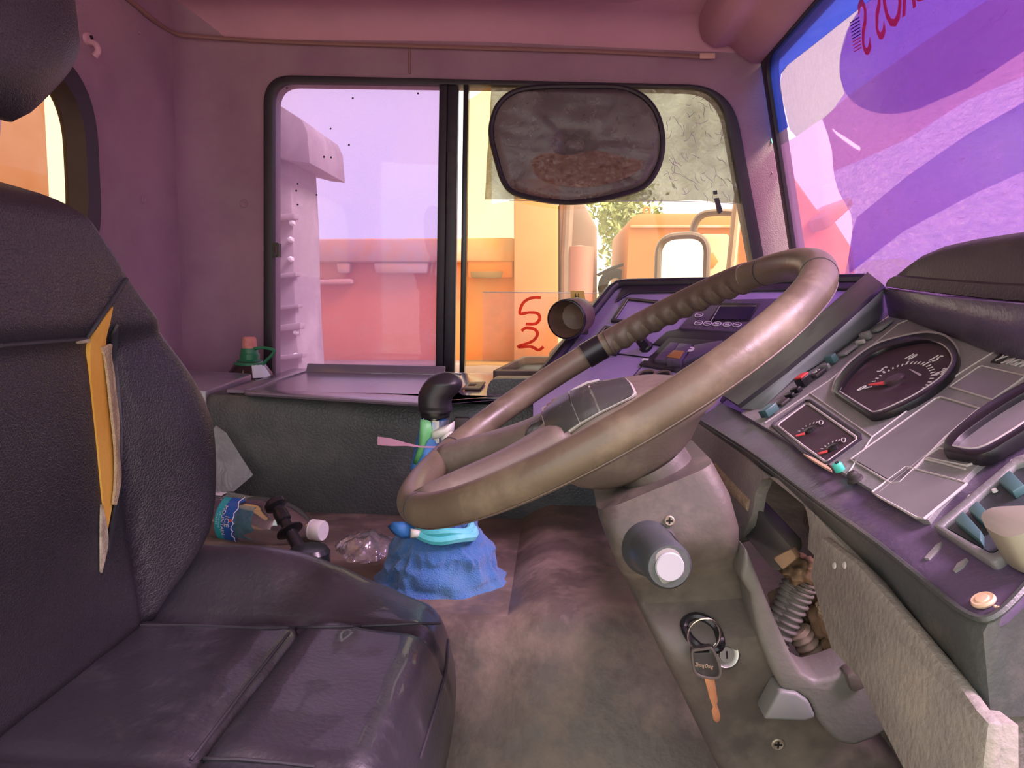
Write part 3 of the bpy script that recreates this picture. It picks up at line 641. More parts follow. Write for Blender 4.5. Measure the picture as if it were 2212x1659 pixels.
mk('upright_pole', tube([at(1608, 330, Y=2.36), at(1590, 470, Y=2.36), at(1572, 650, Y=2.36)], .015, 10), mat('pole_pale', (.50, .33, .22), rough=.6), mr)
# tree beyond
tr = thing('tree', 'leafy green tree standing beyond the yellow truck', 'tree', at(1345, 560, Y=17))
tr.location.z = GZ; OFF[tr.name] = V(tr.location)
tb = at(1374, 540, Y=17); tb.z = GZ
mk('trunk', tube(cr_spline([tb, tb + V((.1, 0, 1.6)), tb + V((0, 0, 3.2)), tb + V((-.3, 0, 4.6))], 4), [.2 - .01 * i for i in range(13)], 8), M['bark'], tr)
lv, lf_ = [], []
rng = random.Random(3)
for i in range(1500):
    px, py = rng.gauss(1335, 38), rng.gauss(462, 48)
    if py > 585 or (px < 1295 and py > 470): continue
    c = at(px, py, Y=17 + rng.uniform(-1, 1)); a = V((rng.uniform(-1, 1), rng.uniform(-1, 1), rng.uniform(-1, 1))).normalized() * .09; b = a.cross(V((rng.uniform(-1, 1), 1, rng.uniform(-1, 1)))).normalized() * .035
    n = len(lv); lv += [c - a, c + b, c + a, c - b]; lf_.append((n, n + 1, n + 2, n + 3))
mk('foliage', (lv, lf_), M['leaf'], tr, kind='stuff', sm=0, recalc=False)
# something yellow ahead of the windscreen
ye = thing('yellow_loader', 'blurred orange yellow machine ahead, seen through the clear windscreen strip', 'machine', (1.7, 4.4, GZ))
mk('hood', bev(plate([at(a, b, Y=4.2) for a, b in ((1690, 360), (1715, 380), (1765, 450), (1800, 470), (1845, 540), (1860, 760), (1870, 1640), (1690, 1640))], (0, 1.0, 0)), .04), M['truck'], ye)
mk('boom', bev(plate([at(a, b, Y=4.0) for a, b in ((1770, 470), (1840, 420), (1850, 440), (1785, 500))], (0, .4, 0)), .03), M['truck_pale'], ye)

pb = at(1572, 650, Y=2.36)
mk('bracket', tube([pb, V((pb.x + .02, 2.2, pb.z - .01)), V((pb.x + .02, 2.048, pb.z - .01))], .012, 8), M['tyre'], mr)
# ================================================================ SEAT
SY = .70
seat = thing('driver_seat', 'black leather driver seat with a torn side seam showing yellow foam', 'seat', (-.36, SY, 0))
def cush(u, v):
    # u: back..front, v: near..far, both -1..1
    x = -.375 + .262 * u * (1 - .05 * abs(v) ** 6); y = SY + .255 * v * (1 - .10 * abs(u) ** 8)
    z = .282
    fb = sst(.815, .90, y); fall = 1 - 1.3 * sst(-.37, -.11, x); nb = sst(.55, .47, y)
    z += .056 * fb * fall + .012 * nb
    z -= .010 * math.exp(-((y - .815) / .009) ** 2) + .008 * math.exp(-((y - .55) / .008) ** 2)      # grooves beside the insert
    if .55 < y < .815: z += .009 * math.exp(-((x + .25) / .032) ** 2) * (1 if x > -.284 else .5) - .012 * math.exp(-((x + .286) / .006) ** 2) + .004 * math.exp(-((x + .325) / .02) ** 2)
    z += .0015 * noise.noise(V((x * 22, y * 22, 0)))
    e = max(abs(u), abs(v)); z -= .075 * max(0, (e - .80) / .20) ** 2.6
    return V((x, y, z))
nu, nv = 70, 60
top = grid(lambda a, b: cush(a * 2 - 1, b * 2 - 1), nu, nv)
bd = [i for i in range(nu + 1)] + [j * (nu + 1) + nu for j in range(1, nv + 1)] + [nv * (nu + 1) + i for i in range(nu - 1, -1, -1)] + [j * (nu + 1) for j in range(nv - 1, 0, -1)]
vv, ff = list(top[0]), list(top[1]); prev = bd; cc = V((-.375, SY, 0))
for dz, k in ((.012, 1.006), (.03, 1.008), (.06, 1.0), (.10, .98)):
    n0 = len(vv)
    for i in bd:
        p = vv[i]; q = cc + (V((p.x, p.y, 0)) - cc) * k; vv.append(V((q.x, q.y, p.z - dz)))
    ring = list(range(n0, n0 + len(bd)))
    for i in range(len(bd)): j = (i + 1) % len(bd); ff.append((prev[i], prev[j], ring[j], ring[i]))
    prev = ring
ff.append(tuple(prev)); cushion = (vv, ff)
co = mk('cushion', cushion, M['leather_smooth'], seat, sm=180)
mk('seat_base', bev(box((-.375, SY, .085), (.40, .38, .17)), .02, 3), M['blackd'], seat)
bc_ = bvh_of(cushion)
def seam(b, px, r=.0016, k=10, off=.0008): return tube(casts(b, lerp2(px, k), off), r, 6)
mk('bolster_seam', seam(bc_, [(220, 1352), (400, 1352), (560, 1358), (760, 1354), (950, 1346)]), M['stitch'], co)
mk('pleat_seam', seam(bc_, [(632, 1358), (520, 1500), (412, 1643)]), M['stitch'], co)
mk('front_piping', seam(bc_, [(968, 1375), (962, 1450), (940, 1530), (905, 1640)], .0018), M['stitch'], co)
mk('bolster_seam', seam(bc_, [(430, 1640), (520, 1640), (600, 1648), (680, 1657)]), M['stitch'], co)
# backrest
prof = [(.28, .13, -.465), (.33, .18, -.47), (.37, .22, -.475), (.414, .248, -.48), (.47, .262, -.485), (.53, .252, -.49), (.606, .208, -.495), (.65, .172, -.50), (.70, .132, -.505), (.735, .098, -.512), (.76, .070, -.522), (.775, .03, -.535)]
def pint(z, k):
    for a, b in zip(prof, prof[1:]):
        if a[0] <= z <= b[0]:
            i = prof.index(a); P0, P3 = prof[max(0, i - 1)], prof[min(len(prof) - 1, i + 2)]; t = (z - a[0]) / (b[0] - a[0])
            return .5 * (2 * a[k] + (b[k] - P0[k]) * t + (2 * P0[k] - 5 * a[k] + 4 * b[k] - P3[k]) * t * t + (3 * a[k] - P0[k] - 3 * b[k] + P3[k]) * t ** 3)
    return prof[-1][k] if z > prof[-1][0] else prof[0][k]
rings = []; nz = 60
WX = .235
for i in range(nz + 1):
    t = i / nz; z = .28 + (.772 - .28) * (1 - (1 - t) ** 1.3); w = pint(z, 1) * (1 if z < .7 else 1); xc = pint(z, 2)
    w = max(w, .012); NB = SY + .0
    # the cap widens the top: the near half stays broad
    ring = []; ns_ = 44
    wn_ = max(w, .27)      # towards the camera the back stays broad
    for j in range(ns_ + 1):
        s = -1 + 2 * j / ns_; y = NB + (w if s > 0 else wn_) * s
        d = abs(y - NB) if y > NB else max(0, abs(y - NB) - .13)
        bol = .052 * sst(.085, .20, d) * (1 - sst(.48, .74, z))
        capb = .016 * sst(.60, .63, z + .10 * max(0, d - .10) * -1)
        rnd = -.055 * max(0, (abs(s) - .78) / .22) ** 2.4
        topr = -.05 * max(0, (z - .735) / .037) ** 2
        grv = -.010 * math.exp(-((d - .098) / .007) ** 2) * (1 if z < .60 and y > NB else 0)
        ring.append(V((xc + bol + capb + rnd + topr + grv, y, z)))
    for j in range(ns_ - 1, 0, -1):
        s = -1 + 2 * j / ns_; y = NB + (w if s > 0 else wn_) * s
        ring.append(V((xc - .095 + .03 * abs(s) ** 4 - (.01 if z > .7 else 0), y, z)))
    rings.append(ring)
back = loft(rings); bo = mk('backrest', back, M['leather'], seat, sm=180); bb = bvh_of(back)
mk('cap_seam', seam(bb, [(0, 745), (90, 738), (185, 731), (235, 660), (272, 603)], .0022, 10, .001), M['stitch'], bo)
mk('foam', strip(bb, [(240, 663), (212, 700), (186, 738), (196, 850), (207, 950), (215, 1040), (222, 1110), (228, 1140)], [(241, 664), (232, 710), (222, 735), (240, 850), (251, 950), (246, 1040), (238, 1100), (230, 1141)], 30, 6, .002, .006), M['foam'], bo)
mk('foam_backing', strip(bb, [(208, 742), (218, 790), (226, 870), (237, 960), (238, 1040), (232, 1090)], [(231, 738), (240, 790), (248, 870), (254, 960), (250, 1040), (238, 1092)], 26, 4, .0075, .003), M['lining'], bo)
mk('frayed_edge', strip(bb, [(214, 1090), (213, 1130), (213, 1180), (213, 1235)], [(216, 1092), (228, 1140), (230, 1180), (215, 1238)], 16, 4, .003, .002), M['thread'], bo)
mk('frayed_edge', strip(bb, [(160, 735), (175, 731), (188, 729)], [(160, 739), (175, 737), (188, 735)], 8, 3, .004, .002), M['thread'], bo)
mk('torn_edge', strip(bb, [(238, 720), (234, 745), (246, 850), (256, 950), (252, 1040), (242, 1100), (226, 1190)], [(250, 700), (248, 760), (258, 850), (264, 950), (260, 1040), (248, 1110), (229, 1195)], 30, 4, .004, .003), M['leather_smooth'], bo)
# headrest
hr = []
for i in range(25):
    t = i / 24; z = .822 + .245 * t; ee = (1 - abs(2 * t - 1) ** 3.2) ** .5 if 0 < t < 1 else .12; ee = max(ee, .12)
    hw = (.066 + .064 * sst(0, .42, t)) * (.55 + .45 * ee); hd = .052 * ee
    hr.append([V((-.525 - .02 * t + hd * math.copysign(abs(math.cos(a)) ** .75, math.cos(a)), .665 + hw * math.copysign(abs(math.sin(a)) ** .75, math.sin(a)), z)) for a in [2 * math.pi * k / 36 for k in range(36)]])
ho_ = mk('headrest', loft(hr), M['leather'], seat, sm=180)
for y in (.61, .72): mk('headrest_post', tube([V((-.575, y, .70)), V((-.55, y, .86))], .007, 10), M['chrome'], seat)
# recliner knob at the hinge
kp = at(382, 1212, Y=.90)
kn = mk('recliner_knob', lathe([(.0, .035), (.017, .034), (.020, .03), (.020, .008), (.013, .005), (.013, -.03)], kp, (.55, .6, .25), 20), M['black'], seat)
mk('hinge_bracket', bev(box(kp + V((-.05, -.03, -.05)), (.09, .02, .12)), .006), M['blackd'], seat)

# ================================================================ ENGINE CONSOLE
CFY = 1.455
con = thing('engine_console', 'low black vinyl engine console with a shallow tray on top', 'console', (-.29, 1.7, .2))
cx0, cx1 = at(440, 850, Y=CFY).x, .13
CT = .448
fz = at(700, 868, Y=CFY).z
secs = []
for x in (cx0, cx1):
    dz = (x - cx0) / (cx1 - cx0) * -.010
    secs.append([V((x, y, z + (dz if z > .3 else 0))) for y, z in ((CFY + .012, .201), (CFY, .40), (CFY + .002, .445), (CFY + .012, .458), (CFY + .035, .4615), (1.96, .4615), (1.96, .201))])
body = bev(loft(secs), .012, 3, 60)
tr_o = [at(507, 843, Z=.462), at(655, 803, Z=.462), at(1005, 808, Z=.460), at(965, 872, Z=.457)]
mk('body', body, M['vinyl'], con)
def rim_pts(px, z): return [at(a, b, Z=z) for a, b in px]
ro = rpoly(rim_pts([(430, 858), (655, 790), (1130, 797), (1075, 893)], .468), .02)
ro = [V((max(min(p.x, cx1 - .004), cx0 + .004), max(min(p.y, 1.955), CFY + .020), p.z)) for p in ro]
ri = rpoly(rim_pts([(519, 846), (664, 800), (1000, 806), (935, 872)], .468), .025)
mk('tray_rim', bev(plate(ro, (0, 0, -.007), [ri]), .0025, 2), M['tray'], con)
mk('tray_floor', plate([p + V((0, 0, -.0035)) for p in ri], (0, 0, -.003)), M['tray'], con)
rl = rim_pts([(660, 801), (760, 802), (960, 807)], .468)
mk('tray_back_lip', bev(plate([rl[0] + V((0, 0, -.004)), rl[2] + V((0, 0, -.004)), rl[2] + V((0, .012, .018)), rl[0] + V((0, .012, .018))], (0, .012, 0)), .003), M['tray'], con)
sk = [at(a, b, Z=.470) for a, b in ((998, 842), (1012, 829), (1049, 828), (1036, 843))]; si = [at(a, b, Z=.470) for a, b in ((1009, 838), (1014, 833), (1030, 833), (1025, 838))]
mk('socket_frame', bev(plate(sk, (0, 0, .004), [si]), .001), mat('socket_brown', (.12, .08, .06), rough=.5), con)
pad = rpoly([at(a, b, Y=1.50) for a, b in ((1048, 868), (1056, 818), (1200, 818), (1200, 868))], [.004, .02, .02, .004], 6)
mk('padded_lip', bev(plate(pad, (0, .06, 0)), .008, 3), M['vinyl'], con)
mk('side_seam', tube([V((cx1 + .002, CFY + .01, .23)), V((cx1 + .002, CFY, .45))], .004, 6), M['hole'], con)
mk('front_latch', bev(box(at(998, 915, Y=CFY - .008), (.03, .016, .025)), .003), mat('latch_brown', (.08, .06, .055), rough=.5), con)
# dash-side bin with a red and white lid in it
bn = thing('storage_bin', 'brown moulded bin beside the dashboard end', 'bin', at(1140, 830, Y=1.75))
bo1 = rpoly([at(a, b, Z=.475) for a, b in ((1062, 822), (1130, 785), (1225, 785), (1225, 822))], .02)
mk('rim', bev(plate([p + V((0, 0, .022)) for p in bo1], (0, 0, -.022), [[p.lerp(sum(bo1, V()) / len(bo1), .16) + V((0, 0, .022)) for p in bo1]]), .004), mat('bin_brown', (.10, .07, .06), (.13, .09, .075), 8, .6), bn)
mk('bin_floor', plate([p.lerp(sum(bo1, V()) / len(bo1), .05) for p in bo1], (0, 0, -.006)), mat('bin_dark', (.04, .03, .03), rough=.7), bn)
lp = at(1147, 812, Y=1.73)
ld = thing('cup_lid', 'red and white round lid lying in the brown bin', 'lid', lp + V((0, 0, -.02)))
mk('rim', lathe([(.022, 0), (.024, .004), (.024, .012), (.018, .014), (.016, .01), (0, .01)], lp + V((0, 0, -.015)), (0, -.75, .65), 24), M['label_white'], ld)
mk('centre', lathe([(.016, 0), (.015, .004), (0, .005)], lp + V((0, -.0075, -.0085)), (0, -.75, .65), 20), mat('lid_red', (.6, .1, .12), rough=.4), ld)
# flat side shelf left of the console
sh0, sh1 = at(405, 812, Y=1.74), at(527, 814, Y=1.74)
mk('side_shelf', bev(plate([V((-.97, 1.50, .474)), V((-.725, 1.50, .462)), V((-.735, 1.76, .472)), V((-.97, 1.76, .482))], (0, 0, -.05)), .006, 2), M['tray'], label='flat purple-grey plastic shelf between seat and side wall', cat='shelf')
mk('shelf_bracket', bev(plate([V((-.96, 1.52, .410)), V((-.74, 1.52, .410)), V((-.75, 1.74, .410)), V((-.96, 1.74, .410))], (0, 0, -.21)), .006, 2), M['dash_dark'], label='dark box supporting the flat shelf beside the seat', cat='box')
# ================================================================ LOOSE THINGS
# brown jug with a green neck and a pink stopper
gb = at(535, 790, Y=1.87); gx = gb.x + .006
jg = thing('brown_jug', 'dark brown jug with green collar handle and pink foam stopper', 'jug', (gx, 1.87, .2))
jz = lambda py: at(535, py, Y=1.87).z
mk('jug_body', lathe([(.05, .2), (.058, .222), (.06, .24), (.06, .40), (.055, jz(805) + .0), (.035, jz(782)), (.022, jz(775)), (.019, jz(770))], (gx, 1.87, 0), (0, 0, 1), 28), M['bottle_brown'], jg)
mk('collar', lathe([(.030, jz(783)), (.032, jz(779)), (.0245, jz(776)), (.0245, jz(764)), (.0225, jz(763)), (.0215, jz(761)), (.0215, jz(754)), (.020, jz(752)), (.0, jz(752))], (gx, 1.87, 0), (0, 0, 1), 28), M['green'], jg)
mk('handle_ring', tube([V((gx + .036 * math.cos(t * .3142), 1.87 + .036 * math.sin(t * .3142), jz(785))) for t in range(20)], .0045, 6, closed=True), M['green'], jg)
hp_ = [at(a, b, Y=1.86) for a, b in ((548, 754), (565, 751), (584, 754), (592, 757), (588, 766), (575, 779), (563, 790), (552, 791))]
mk('carry_handle', tube(cr_spline(hp_, 4), .0042, 6), M['green'], jg)
mk('stopper', lathe([(.017, jz(754)), (.0185, jz(748)), (.0175, jz(732)), (.014, jz(727.5)), (.0, jz(727))], (gx, 1.87, 0), (0, 0, 1), 20), M['stopper'], jg)
mk('label_patch', thick(grid(lambda u, v: V((gx + (.0605 - .024 * v) * math.sin(.5 + .9 * u), 1.87 - (.0605 - .024 * v) * math.cos(.5 + .9 * u), jz(812) + (jz(784) - jz(812)) * v)), 8, 4), .001), M['label_white'], jg)

# clear drinking water bottle lying behind the seat
b0, b1 = at(395, 1103, Z=.248), at(699, 1147, Z=.245)
ax = (b1 - b0).normalized(); L_ = (b1 - b0).length; BR = .046
sp = at(655, 1137, Z=.247)
bt = thing('water_bottle', 'clear plastic water bottle lying on its side behind the seat', 'bottle', (b0 + b1) / 2 - V((0, 0, .046)))
bp = [(.0, .004), (.035, 0), (.043, .006), (BR, .02)]
for k in range(6): h = .03 + k * .012; bp += [(BR, h), (BR - .0018, h + .004), (BR - .0018, h + .007), (BR, h + .010)]
nk = L_ - .028
bp += [(BR, nk - .085), (BR - .001, nk - .075), (.042, nk - .055), (.034, nk - .032), (.022, nk - .012), (.0155, nk - .004), (.0155, nk), (.0185, nk + .001), (.0185, nk + .004), (.0145, nk + .005), (.0145, nk + .02)]
mk('bottle_body', lathe(bp, b0, ax, 40), M['pet'], bt, sm=60)
capl = [(.018, 0), (.0185, .003), (.0185, .017), (.017, .020), (0, .0205)]
mk('cap', lathe(capl, b0 + ax * (nk + .008), ax, 32), M['cap'], bt)
mk('cap_ring', lathe([(.0187, 0), (.0187, .003), (.0165, .003)], b0 + ax * (nk + .004), ax, 32), M['cap'], bt)
# label: teal to blue, lettering runs round the bottle
xa, ya = perp(ax)
vdir = (CAM - (b0 + b1) / 2); vdir = (vdir - ax * vdir.dot(ax)).normalized(); tdir = ax.cross(vdir)
if tdir.z > 0: tdir = -tdir                       # angle grows downwards round the front
def bp_(h, ang, r): return b0 + ax * h + (vdir * math.cos(ang) + tdir * math.sin(ang)) * r
def hof(px, py): q = at(px, py, Z=.252); return (q - b0).dot(ax)
h0 = hof(482, 1120); h1 = hof(531, 1120); h2 = hof(590, 1120)
M['lab'] = mat('bottle_label', (.02, .36, .42), rough=.35)
n_ = M['lab'].node_tree; tcn = n_.nodes.new('ShaderNodeUVMap'); b_ = n_.nodes['Principled BSDF']
lab = mk('label', thick(grid(lambda u, v: bp_(h0 + (h1 - h0) * u + .006 * u * noise.noise(V((v * 7, 3, 0))), -.86 + 1.86 * v, BR + .0008), 6, 40), .0004), M['lab'], bt)
M['lab_blue'] = mat('bottle_label_blue', (.015, .10, .40), rough=.35)
mk('label_blue', thick(grid(lambda u, v: bp_(h0 + (h1 - h0) * (.42 + .70 * u) + u * .008 * noise.noise(V((v * 9, 1, 0))), -.86 + 1.86 * v, BR + .0014), 6, 40), .0004), M['lab_blue'], lab)
mk('water_picture', thick(grid(lambda u, v: bp_(h1 + .004 + (h2 - h1) * u * (.8 + .5 * noise.noise(V((v * 4, 8, 0)))), -.55 + 1.35 * v, BR + .0006), 8, 30), .0003), film('label_water', (.5, .78, .85), (.22, .48, .56), .5, .15, .1, var=.25, vscale=40), lab)
mk('mountain_line', tube([bp_(h1 + .002 + (h1 - h0) * .28 * noise.noise(V((v * 3.1, 4, 0))) + .002 * noise.noise(V((v * 20, 2, 0))), -.95 + .0195 * 5 * v, BR + .0024) for v in range(21)], .0009, 5), M['white'], lab)
def lt(s, size, h, a0, sp=1):
    return text(s, size, None, 0, 0, ext=.0002, spacing=sp, fn=lambda x, y, z: bp_(h + y, a0 + x / BR, BR + .0026 + z))
mk('lettering', lt('ICE', .0135, h0 + (h1 - h0) * .72, .17), M['white'], lab)
mk('lettering', lt('MOUNTAIN', .0098, h0 + (h1 - h0) * .47, .15), M['white'], lab)
mk('lettering', lt('DRINKING', .0052, h0 + (h1 - h0) * .27, .12, 1.2), mat('label_pale', (.35, .75, .8), rough=.5), lab)
mk('lettering', lt('WATER', .0052, h0 + (h1 - h0) * .13, .12, 1.2), mat('label_pale2', (.35, .75, .8), rough=.5), lab)
mk('emblem', lathe([(.0035, 0), (.0035, .0005), (0, .0005)], bp_(h0 + (h1 - h0) * .93, .12, BR + .0018), bp_(0, .12, 1) - b0, 6), M['red'], lab)
wl = mk('price_strip', thick(grid(lambda u, v: bp_(hof(497, 1080) + (hof(572, 1080) - hof(497, 1080)) * u, -1.22 + .34 * v, BR + .0012), 10, 6), .0004), M['label_white'], bt)
mk('strip_print', join(*[thick(grid(lambda u, v: bp_(hof(a, 1076) + (hof(b, 1076) - hof(a, 1076)) * u, c + .05 * v, BR + .002), 2, 1), .0002) for a, b, c in ((507, 520, -.97), (525, 535, -1.12), (538, 552, -1.10), (556, 566, -1.14))]), M['black'], wl)
# wedge-like sheet of cloudy plastic leaning on the console
sp_ = [at(a, b, Y=y) for a, b, y in ((425, 975, 1.415), (467, 919, 1.42), (489, 935, 1.42), (520, 985, 1.415), (547, 1026, 1.41), (506, 1061, 1.40), (430, 1064, 1.40))]
mk('plastic_sheet', plate(sp_, (0, -.0012, 0)), M['sheet'], label='cloudy plastic sheet leaning on the console behind the bottle', cat='sheet')
# black rod with flanges standing in a pot
r0, r1 = at(598, 1094, Y=1.13), at(648, 1188, Y=1.09)
ra = (r1 - r0).normalized(); rl_ = (r1 - r0).length
rd = thing('flanged_rod', 'glossy black flanged rod standing in a round black pot by the seat', 'lever', V((r1.x, r1.y, .2)))
mk('head', lathe([(0, -.012), (.014, -.011), (.018, -.006), (.018, .0), (.010, .004), (.0105, .012), (.0, .012)], r0, ra, 28), M['black'], rd)
mk('stem', lathe([(.010, .008), (.0115, .012), (.0115, .028), (.0085, .031), (.0085, .05), (.010, .052), (.010, rl_ + .004)], r0, ra, 24), M['black'], rd)
mk('flange', lathe([(.009, .045), (.021, .047), (.0215, .0495), (.009, .052)], r0, ra, 32), M['black'], rd)
pc = at(668, 1222, Y=1.08); pc.z = .2
mk('pot', lathe([(.030, 0), (.032, .004), (.032, at(668, 1192, Y=1.08).z - .2), (.027, at(668, 1183, Y=1.08).z - .2), (.02, at(668, 1181, Y=1.08).z - .2), (0, at(668, 1181, Y=1.08).z - .2)], pc, (0, 0, 1), 36), mat('pot_black', (.02, .024, .026), rough=.25, dust=(.06, .06, .055), dlo=.5, dhi=.8), rd)
# gear lever: knob, shaft, plastic wraps
gear = thing('gear_lever', 'gear lever with black shift knob and shaft wrapped in coloured plastic', 'gear lever', (at(950, 1300, Y=1.10).x, 1.10, .2))
GY = 1.10
def gp(px, py, y=GY): return at(px, py, Y=y)
kr = []
krow = cr_spline([V(q[:3]) for q in ((889, 907, 974), (884, 904, 977), (870, 904, 975), (857, 904, 979), (845, 907, 991), (829, 916, 999), (816, 928, 994), (808, 941, 984), (804, 955, 974))], 4)
for q in krow:
    py, x0, x1 = q; d = .027 * min(1, ((py - 802) / 24) ** .55) * (1 if py < 880 else .94)
    a, b = gp(x0, py), gp(x1, py); c = (a + b) / 2; hw = (b - a).length / 2
    kr.append([V((c.x + hw * math.copysign(abs(math.cos(t)) ** .85, math.cos(t)), GY + d * math.sin(t), c.z)) for t in [2 * math.pi * k / 32 for k in range(32)]])
kb = mk('shift_knob', loft(kr), M['knob'], gear, sm=180)
kc = gp(940, 889)
mk('knob_collar', lathe([(.0215, 0), (.0225, .003), (.0225, .008), (.020, .009)], kc + V((0, 0, -.008)), (0, 0, 1), 28), M['black'], gear)
mk('clear_sleeve', lathe([(.0205, 0), (.0205, .035), (.019, .035), (.019, 0)], kc + V((.002, 0, -.046)), (0, 0, 1), 24), M['clear'], gear)
shaft = [kc + V((0, 0, -.005)), gp(938, 940), gp(935, 1000), gp(940, 1100), V((gear.location.x, GY, .22))]
mk('shaft', tube(cr_spline(shaft, 5), .010, 12), M['steel'], gear)
def wrap(name, m, rows, seed, amp=.12):
    rs = []
    for k, (px, py, r) in enumerate(rows):
        c = gp(px, py); rs.append([V((c.x + r * (1 + amp * noise.noise(V((math.cos(t) * 2 + seed, math.sin(t) * 2, k * .8)))) * math.cos(t), GY + r * (1 + amp * noise.noise(V((math.cos(t) * 2, math.sin(t) * 2 + seed, k)))) * math.sin(t), c.z + .003 * math.sin(2 * t + seed + k))) for t in [2 * math.pi * j / 36 for j in range(36)]])
    return mk(name, thick(loft(rs, caps=False), .001), M[m], gear, sm=180)
wrap('blue_wrap', 'blue_rag', [(936, 905, .019), (934, 930, .021), (930, 960, .0225), (925, 1000, .025), (925, 1050, .027), (935, 1120, .03)], 2, .2)
def patch(name, m, px, y, bulge=.01):
    c = V((sum(p[0] for p in px) / len(px), sum(p[1] for p in px) / len(px), 0)); ps = [at(a, b, Y=y + bulge * (abs(a - c.x) / 30)) for a, b in px]
    cen = at(c.x, c.y, Y=y); n = len(ps); v = ps + [p.lerp(cen, .5) + V((0, -.003, 0)) for p in ps] + [cen + V((0, -.004, 0))]
    f = [(i, (i + 1) % n, n + (i + 1) % n, n + i) for i in range(n)] + [(n + i, n + (i + 1) % n, 2 * n) for i in range(n)]
    return mk(name, thick((v, f), .001), M[m], gear, sm=180)
patch('green_wrap', 'green_rag', [(909, 905), (925, 908), (950, 925), (925, 950), (910, 985), (900, 1005), (893, 1000), (905, 960)], GY - .024)
patch('white_wrap', 'white_rag', [(926, 935), (975, 915), (982, 910), (980, 930), (950, 945), (930, 950)], GY - .027)
patch('white_wrap', 'white_rag', [(950, 945), (975, 932), (990, 940), (975, 960), (958, 958)], GY - .028)
mk('aqua_band', tube([V((gp(962, 1150).x + .044 * math.cos(t * .2618), GY + .034 * math.sin(t * .2618), gp(962, 1150).z + .002 * math.sin(t))) for t in range(24)], .008, 8, closed=True), M['aqua'], gear)
mk('aqua_band', tube([V((gp(962, 1150).x + .040 * math.cos(t * .2618), GY + .033 * math.sin(t * .2618), gp(962, 1137).z + .002 * math.cos(t))) for t in range(24)], .006, 8, closed=True), M['aqua'], gear)
patch('blue_scrap', 'blue_rag', [(838, 1137), (850, 1128), (872, 1128), (895, 1140), (890, 1162), (868, 1162), (850, 1152)], GY - .02)
patch('white_scrap', 'white_rag', [(888, 1142), (908, 1146), (905, 1160), (886, 1162)], GY - .03)
# pink ribbon tied round the lever
rb = [at(a, b, Y=y) for a, b, y in ((816, 952, 1.06), (845, 955, 1.06), (880, 960, 1.065), (908, 965, 1.07), (950, 966, 1.07), (985, 964, 1.075))]
wds = [9, 8, 3, 1.6, 1.6, 1.6]
mk('pink_ribbon', thick(loft([[p + V((0, 0, w * .0007)) for p, w in zip(rb, wds)], [p - V((0, .001, w * .0007)) for p, w in zip(rb, wds)]], closed=False), .0006), M['pink'], label='thin pink plastic ribbon tied round the gear lever', cat='ribbon')
# blue towel heaped round the foot of the lever
tcx, tcy = -.172, 1.132
def tow(u, v):
    t = 2 * math.pi * u; h = v; px_ = math.cos(t); py_ = math.sin(t)
    r = .098 - .010 * sst(0, .2, h) - .032 * sst(.2, 1, h)
    low = max(0, 1 - h / .22)
    r += low * (.012 + .022 * max(0, px_ * .95 + .2 * py_) ** 4 + .022 * max(0, -px_ * .9 - .3 * py_) ** 3)
    q = V((px_ * 1.6, py_ * 1.6, h * 2.2))
    rid = lambda w: 1 - 2 * abs(noise.noise(w))
    warp = V((noise.noise(q * .8 + V((1, 2, 3))), noise.noise(q * .8 + V((4, 5, 6))), noise.noise(q * .8 + V((7, 8, 9))))) * .9
    q2 = V((px_ * 1.1, py_ * 1.1, h * 1.9)) + warp
    fold = .011 * rid(q2 * 1.15 + V((2, 0, 1))) + .0045 * rid(q2 * 2.3 + V((3, 3, 3))) + .0035 * math.sin(h * 13 + 3 * noise.noise(q) + 1.4 * math.sin(t + .5))
    r += fold * (.30 + .70 * math.sin(math.pi * min(1, h * 1.05 + .05))) - .004
    z = .2015 + .118 * h + .006 * noise.noise(q * 2 + V((0, 5, 0))) * math.sin(math.pi * h)
    return V((tcx + r * px_ * 1.02, tcy + r * py_ * .88, z))
tw_ = grid(tow, 220, 90, cu=True)
tn = len(tw_[0]); rimr = list(range(tn - 220, tn))
tv2 = list(tw_[0]); tf2 = list(tw_[1]); last = rimr
for k in (.75, .5):
    n0 = len(tv2); tv2 += [V((tcx, tcy, 0)) + V(((tv2[i].x - tcx) * k, (tv2[i].y - tcy) * k, tv2[i].z + .004 * math.sin(i * .3) - .004)) for i in rimr]
    ring = list(range(n0, n0 + 220)); tf2 += [(last[i], last[(i + 1) % 220], ring[(i + 1) % 220], ring[i]) for i in range(220)]; last = ring
mk('towel', thick((tv2, tf2), .003), M['towel'], label='crumpled blue towel wrapped round the foot of the gear lever', cat='towel', sm=180)
mk('floor_stain', thick((lambda q: (q, [tuple(range(len(q)))]))(casts(fl, wavy([(1080, 1290), (1110, 1240), (1125, 1260), (1110, 1300), (1080, 1330), (1040, 1335), (1060, 1318)], 4, 3), .0008)), .0006), mat('rust_dirt', (.26, .14, .08), (.16, .09, .06), 40, .95), t6)
# crumpled clear bag
def bag(u, v):
    a = V((708, 1188, 0)).lerp(V((880, 1172, 0)), u); w = 8 + 26 * math.sin(math.pi * min(1, u * .95 + .02)) ** .8
    q = at(a.x, a.y + (v - .5) * 2 * w + 10 * math.sin(u * 3), Z=.215)
    return V((q.x, q.y, .205 + .035 * math.sin(math.pi * v) * math.sin(math.pi * u) + .016 * abs(noise.noise(V((u * 6, v * 4, 1)))) + .005 * abs(noise.noise(V((u * 14, v * 9, 3))))))
mk('clear_bag', thick(grid(bag, 60, 30), .0006), M['baglike'], label='crumpled clear plastic bag lying beside the blue towel', cat='bag', sm=180)
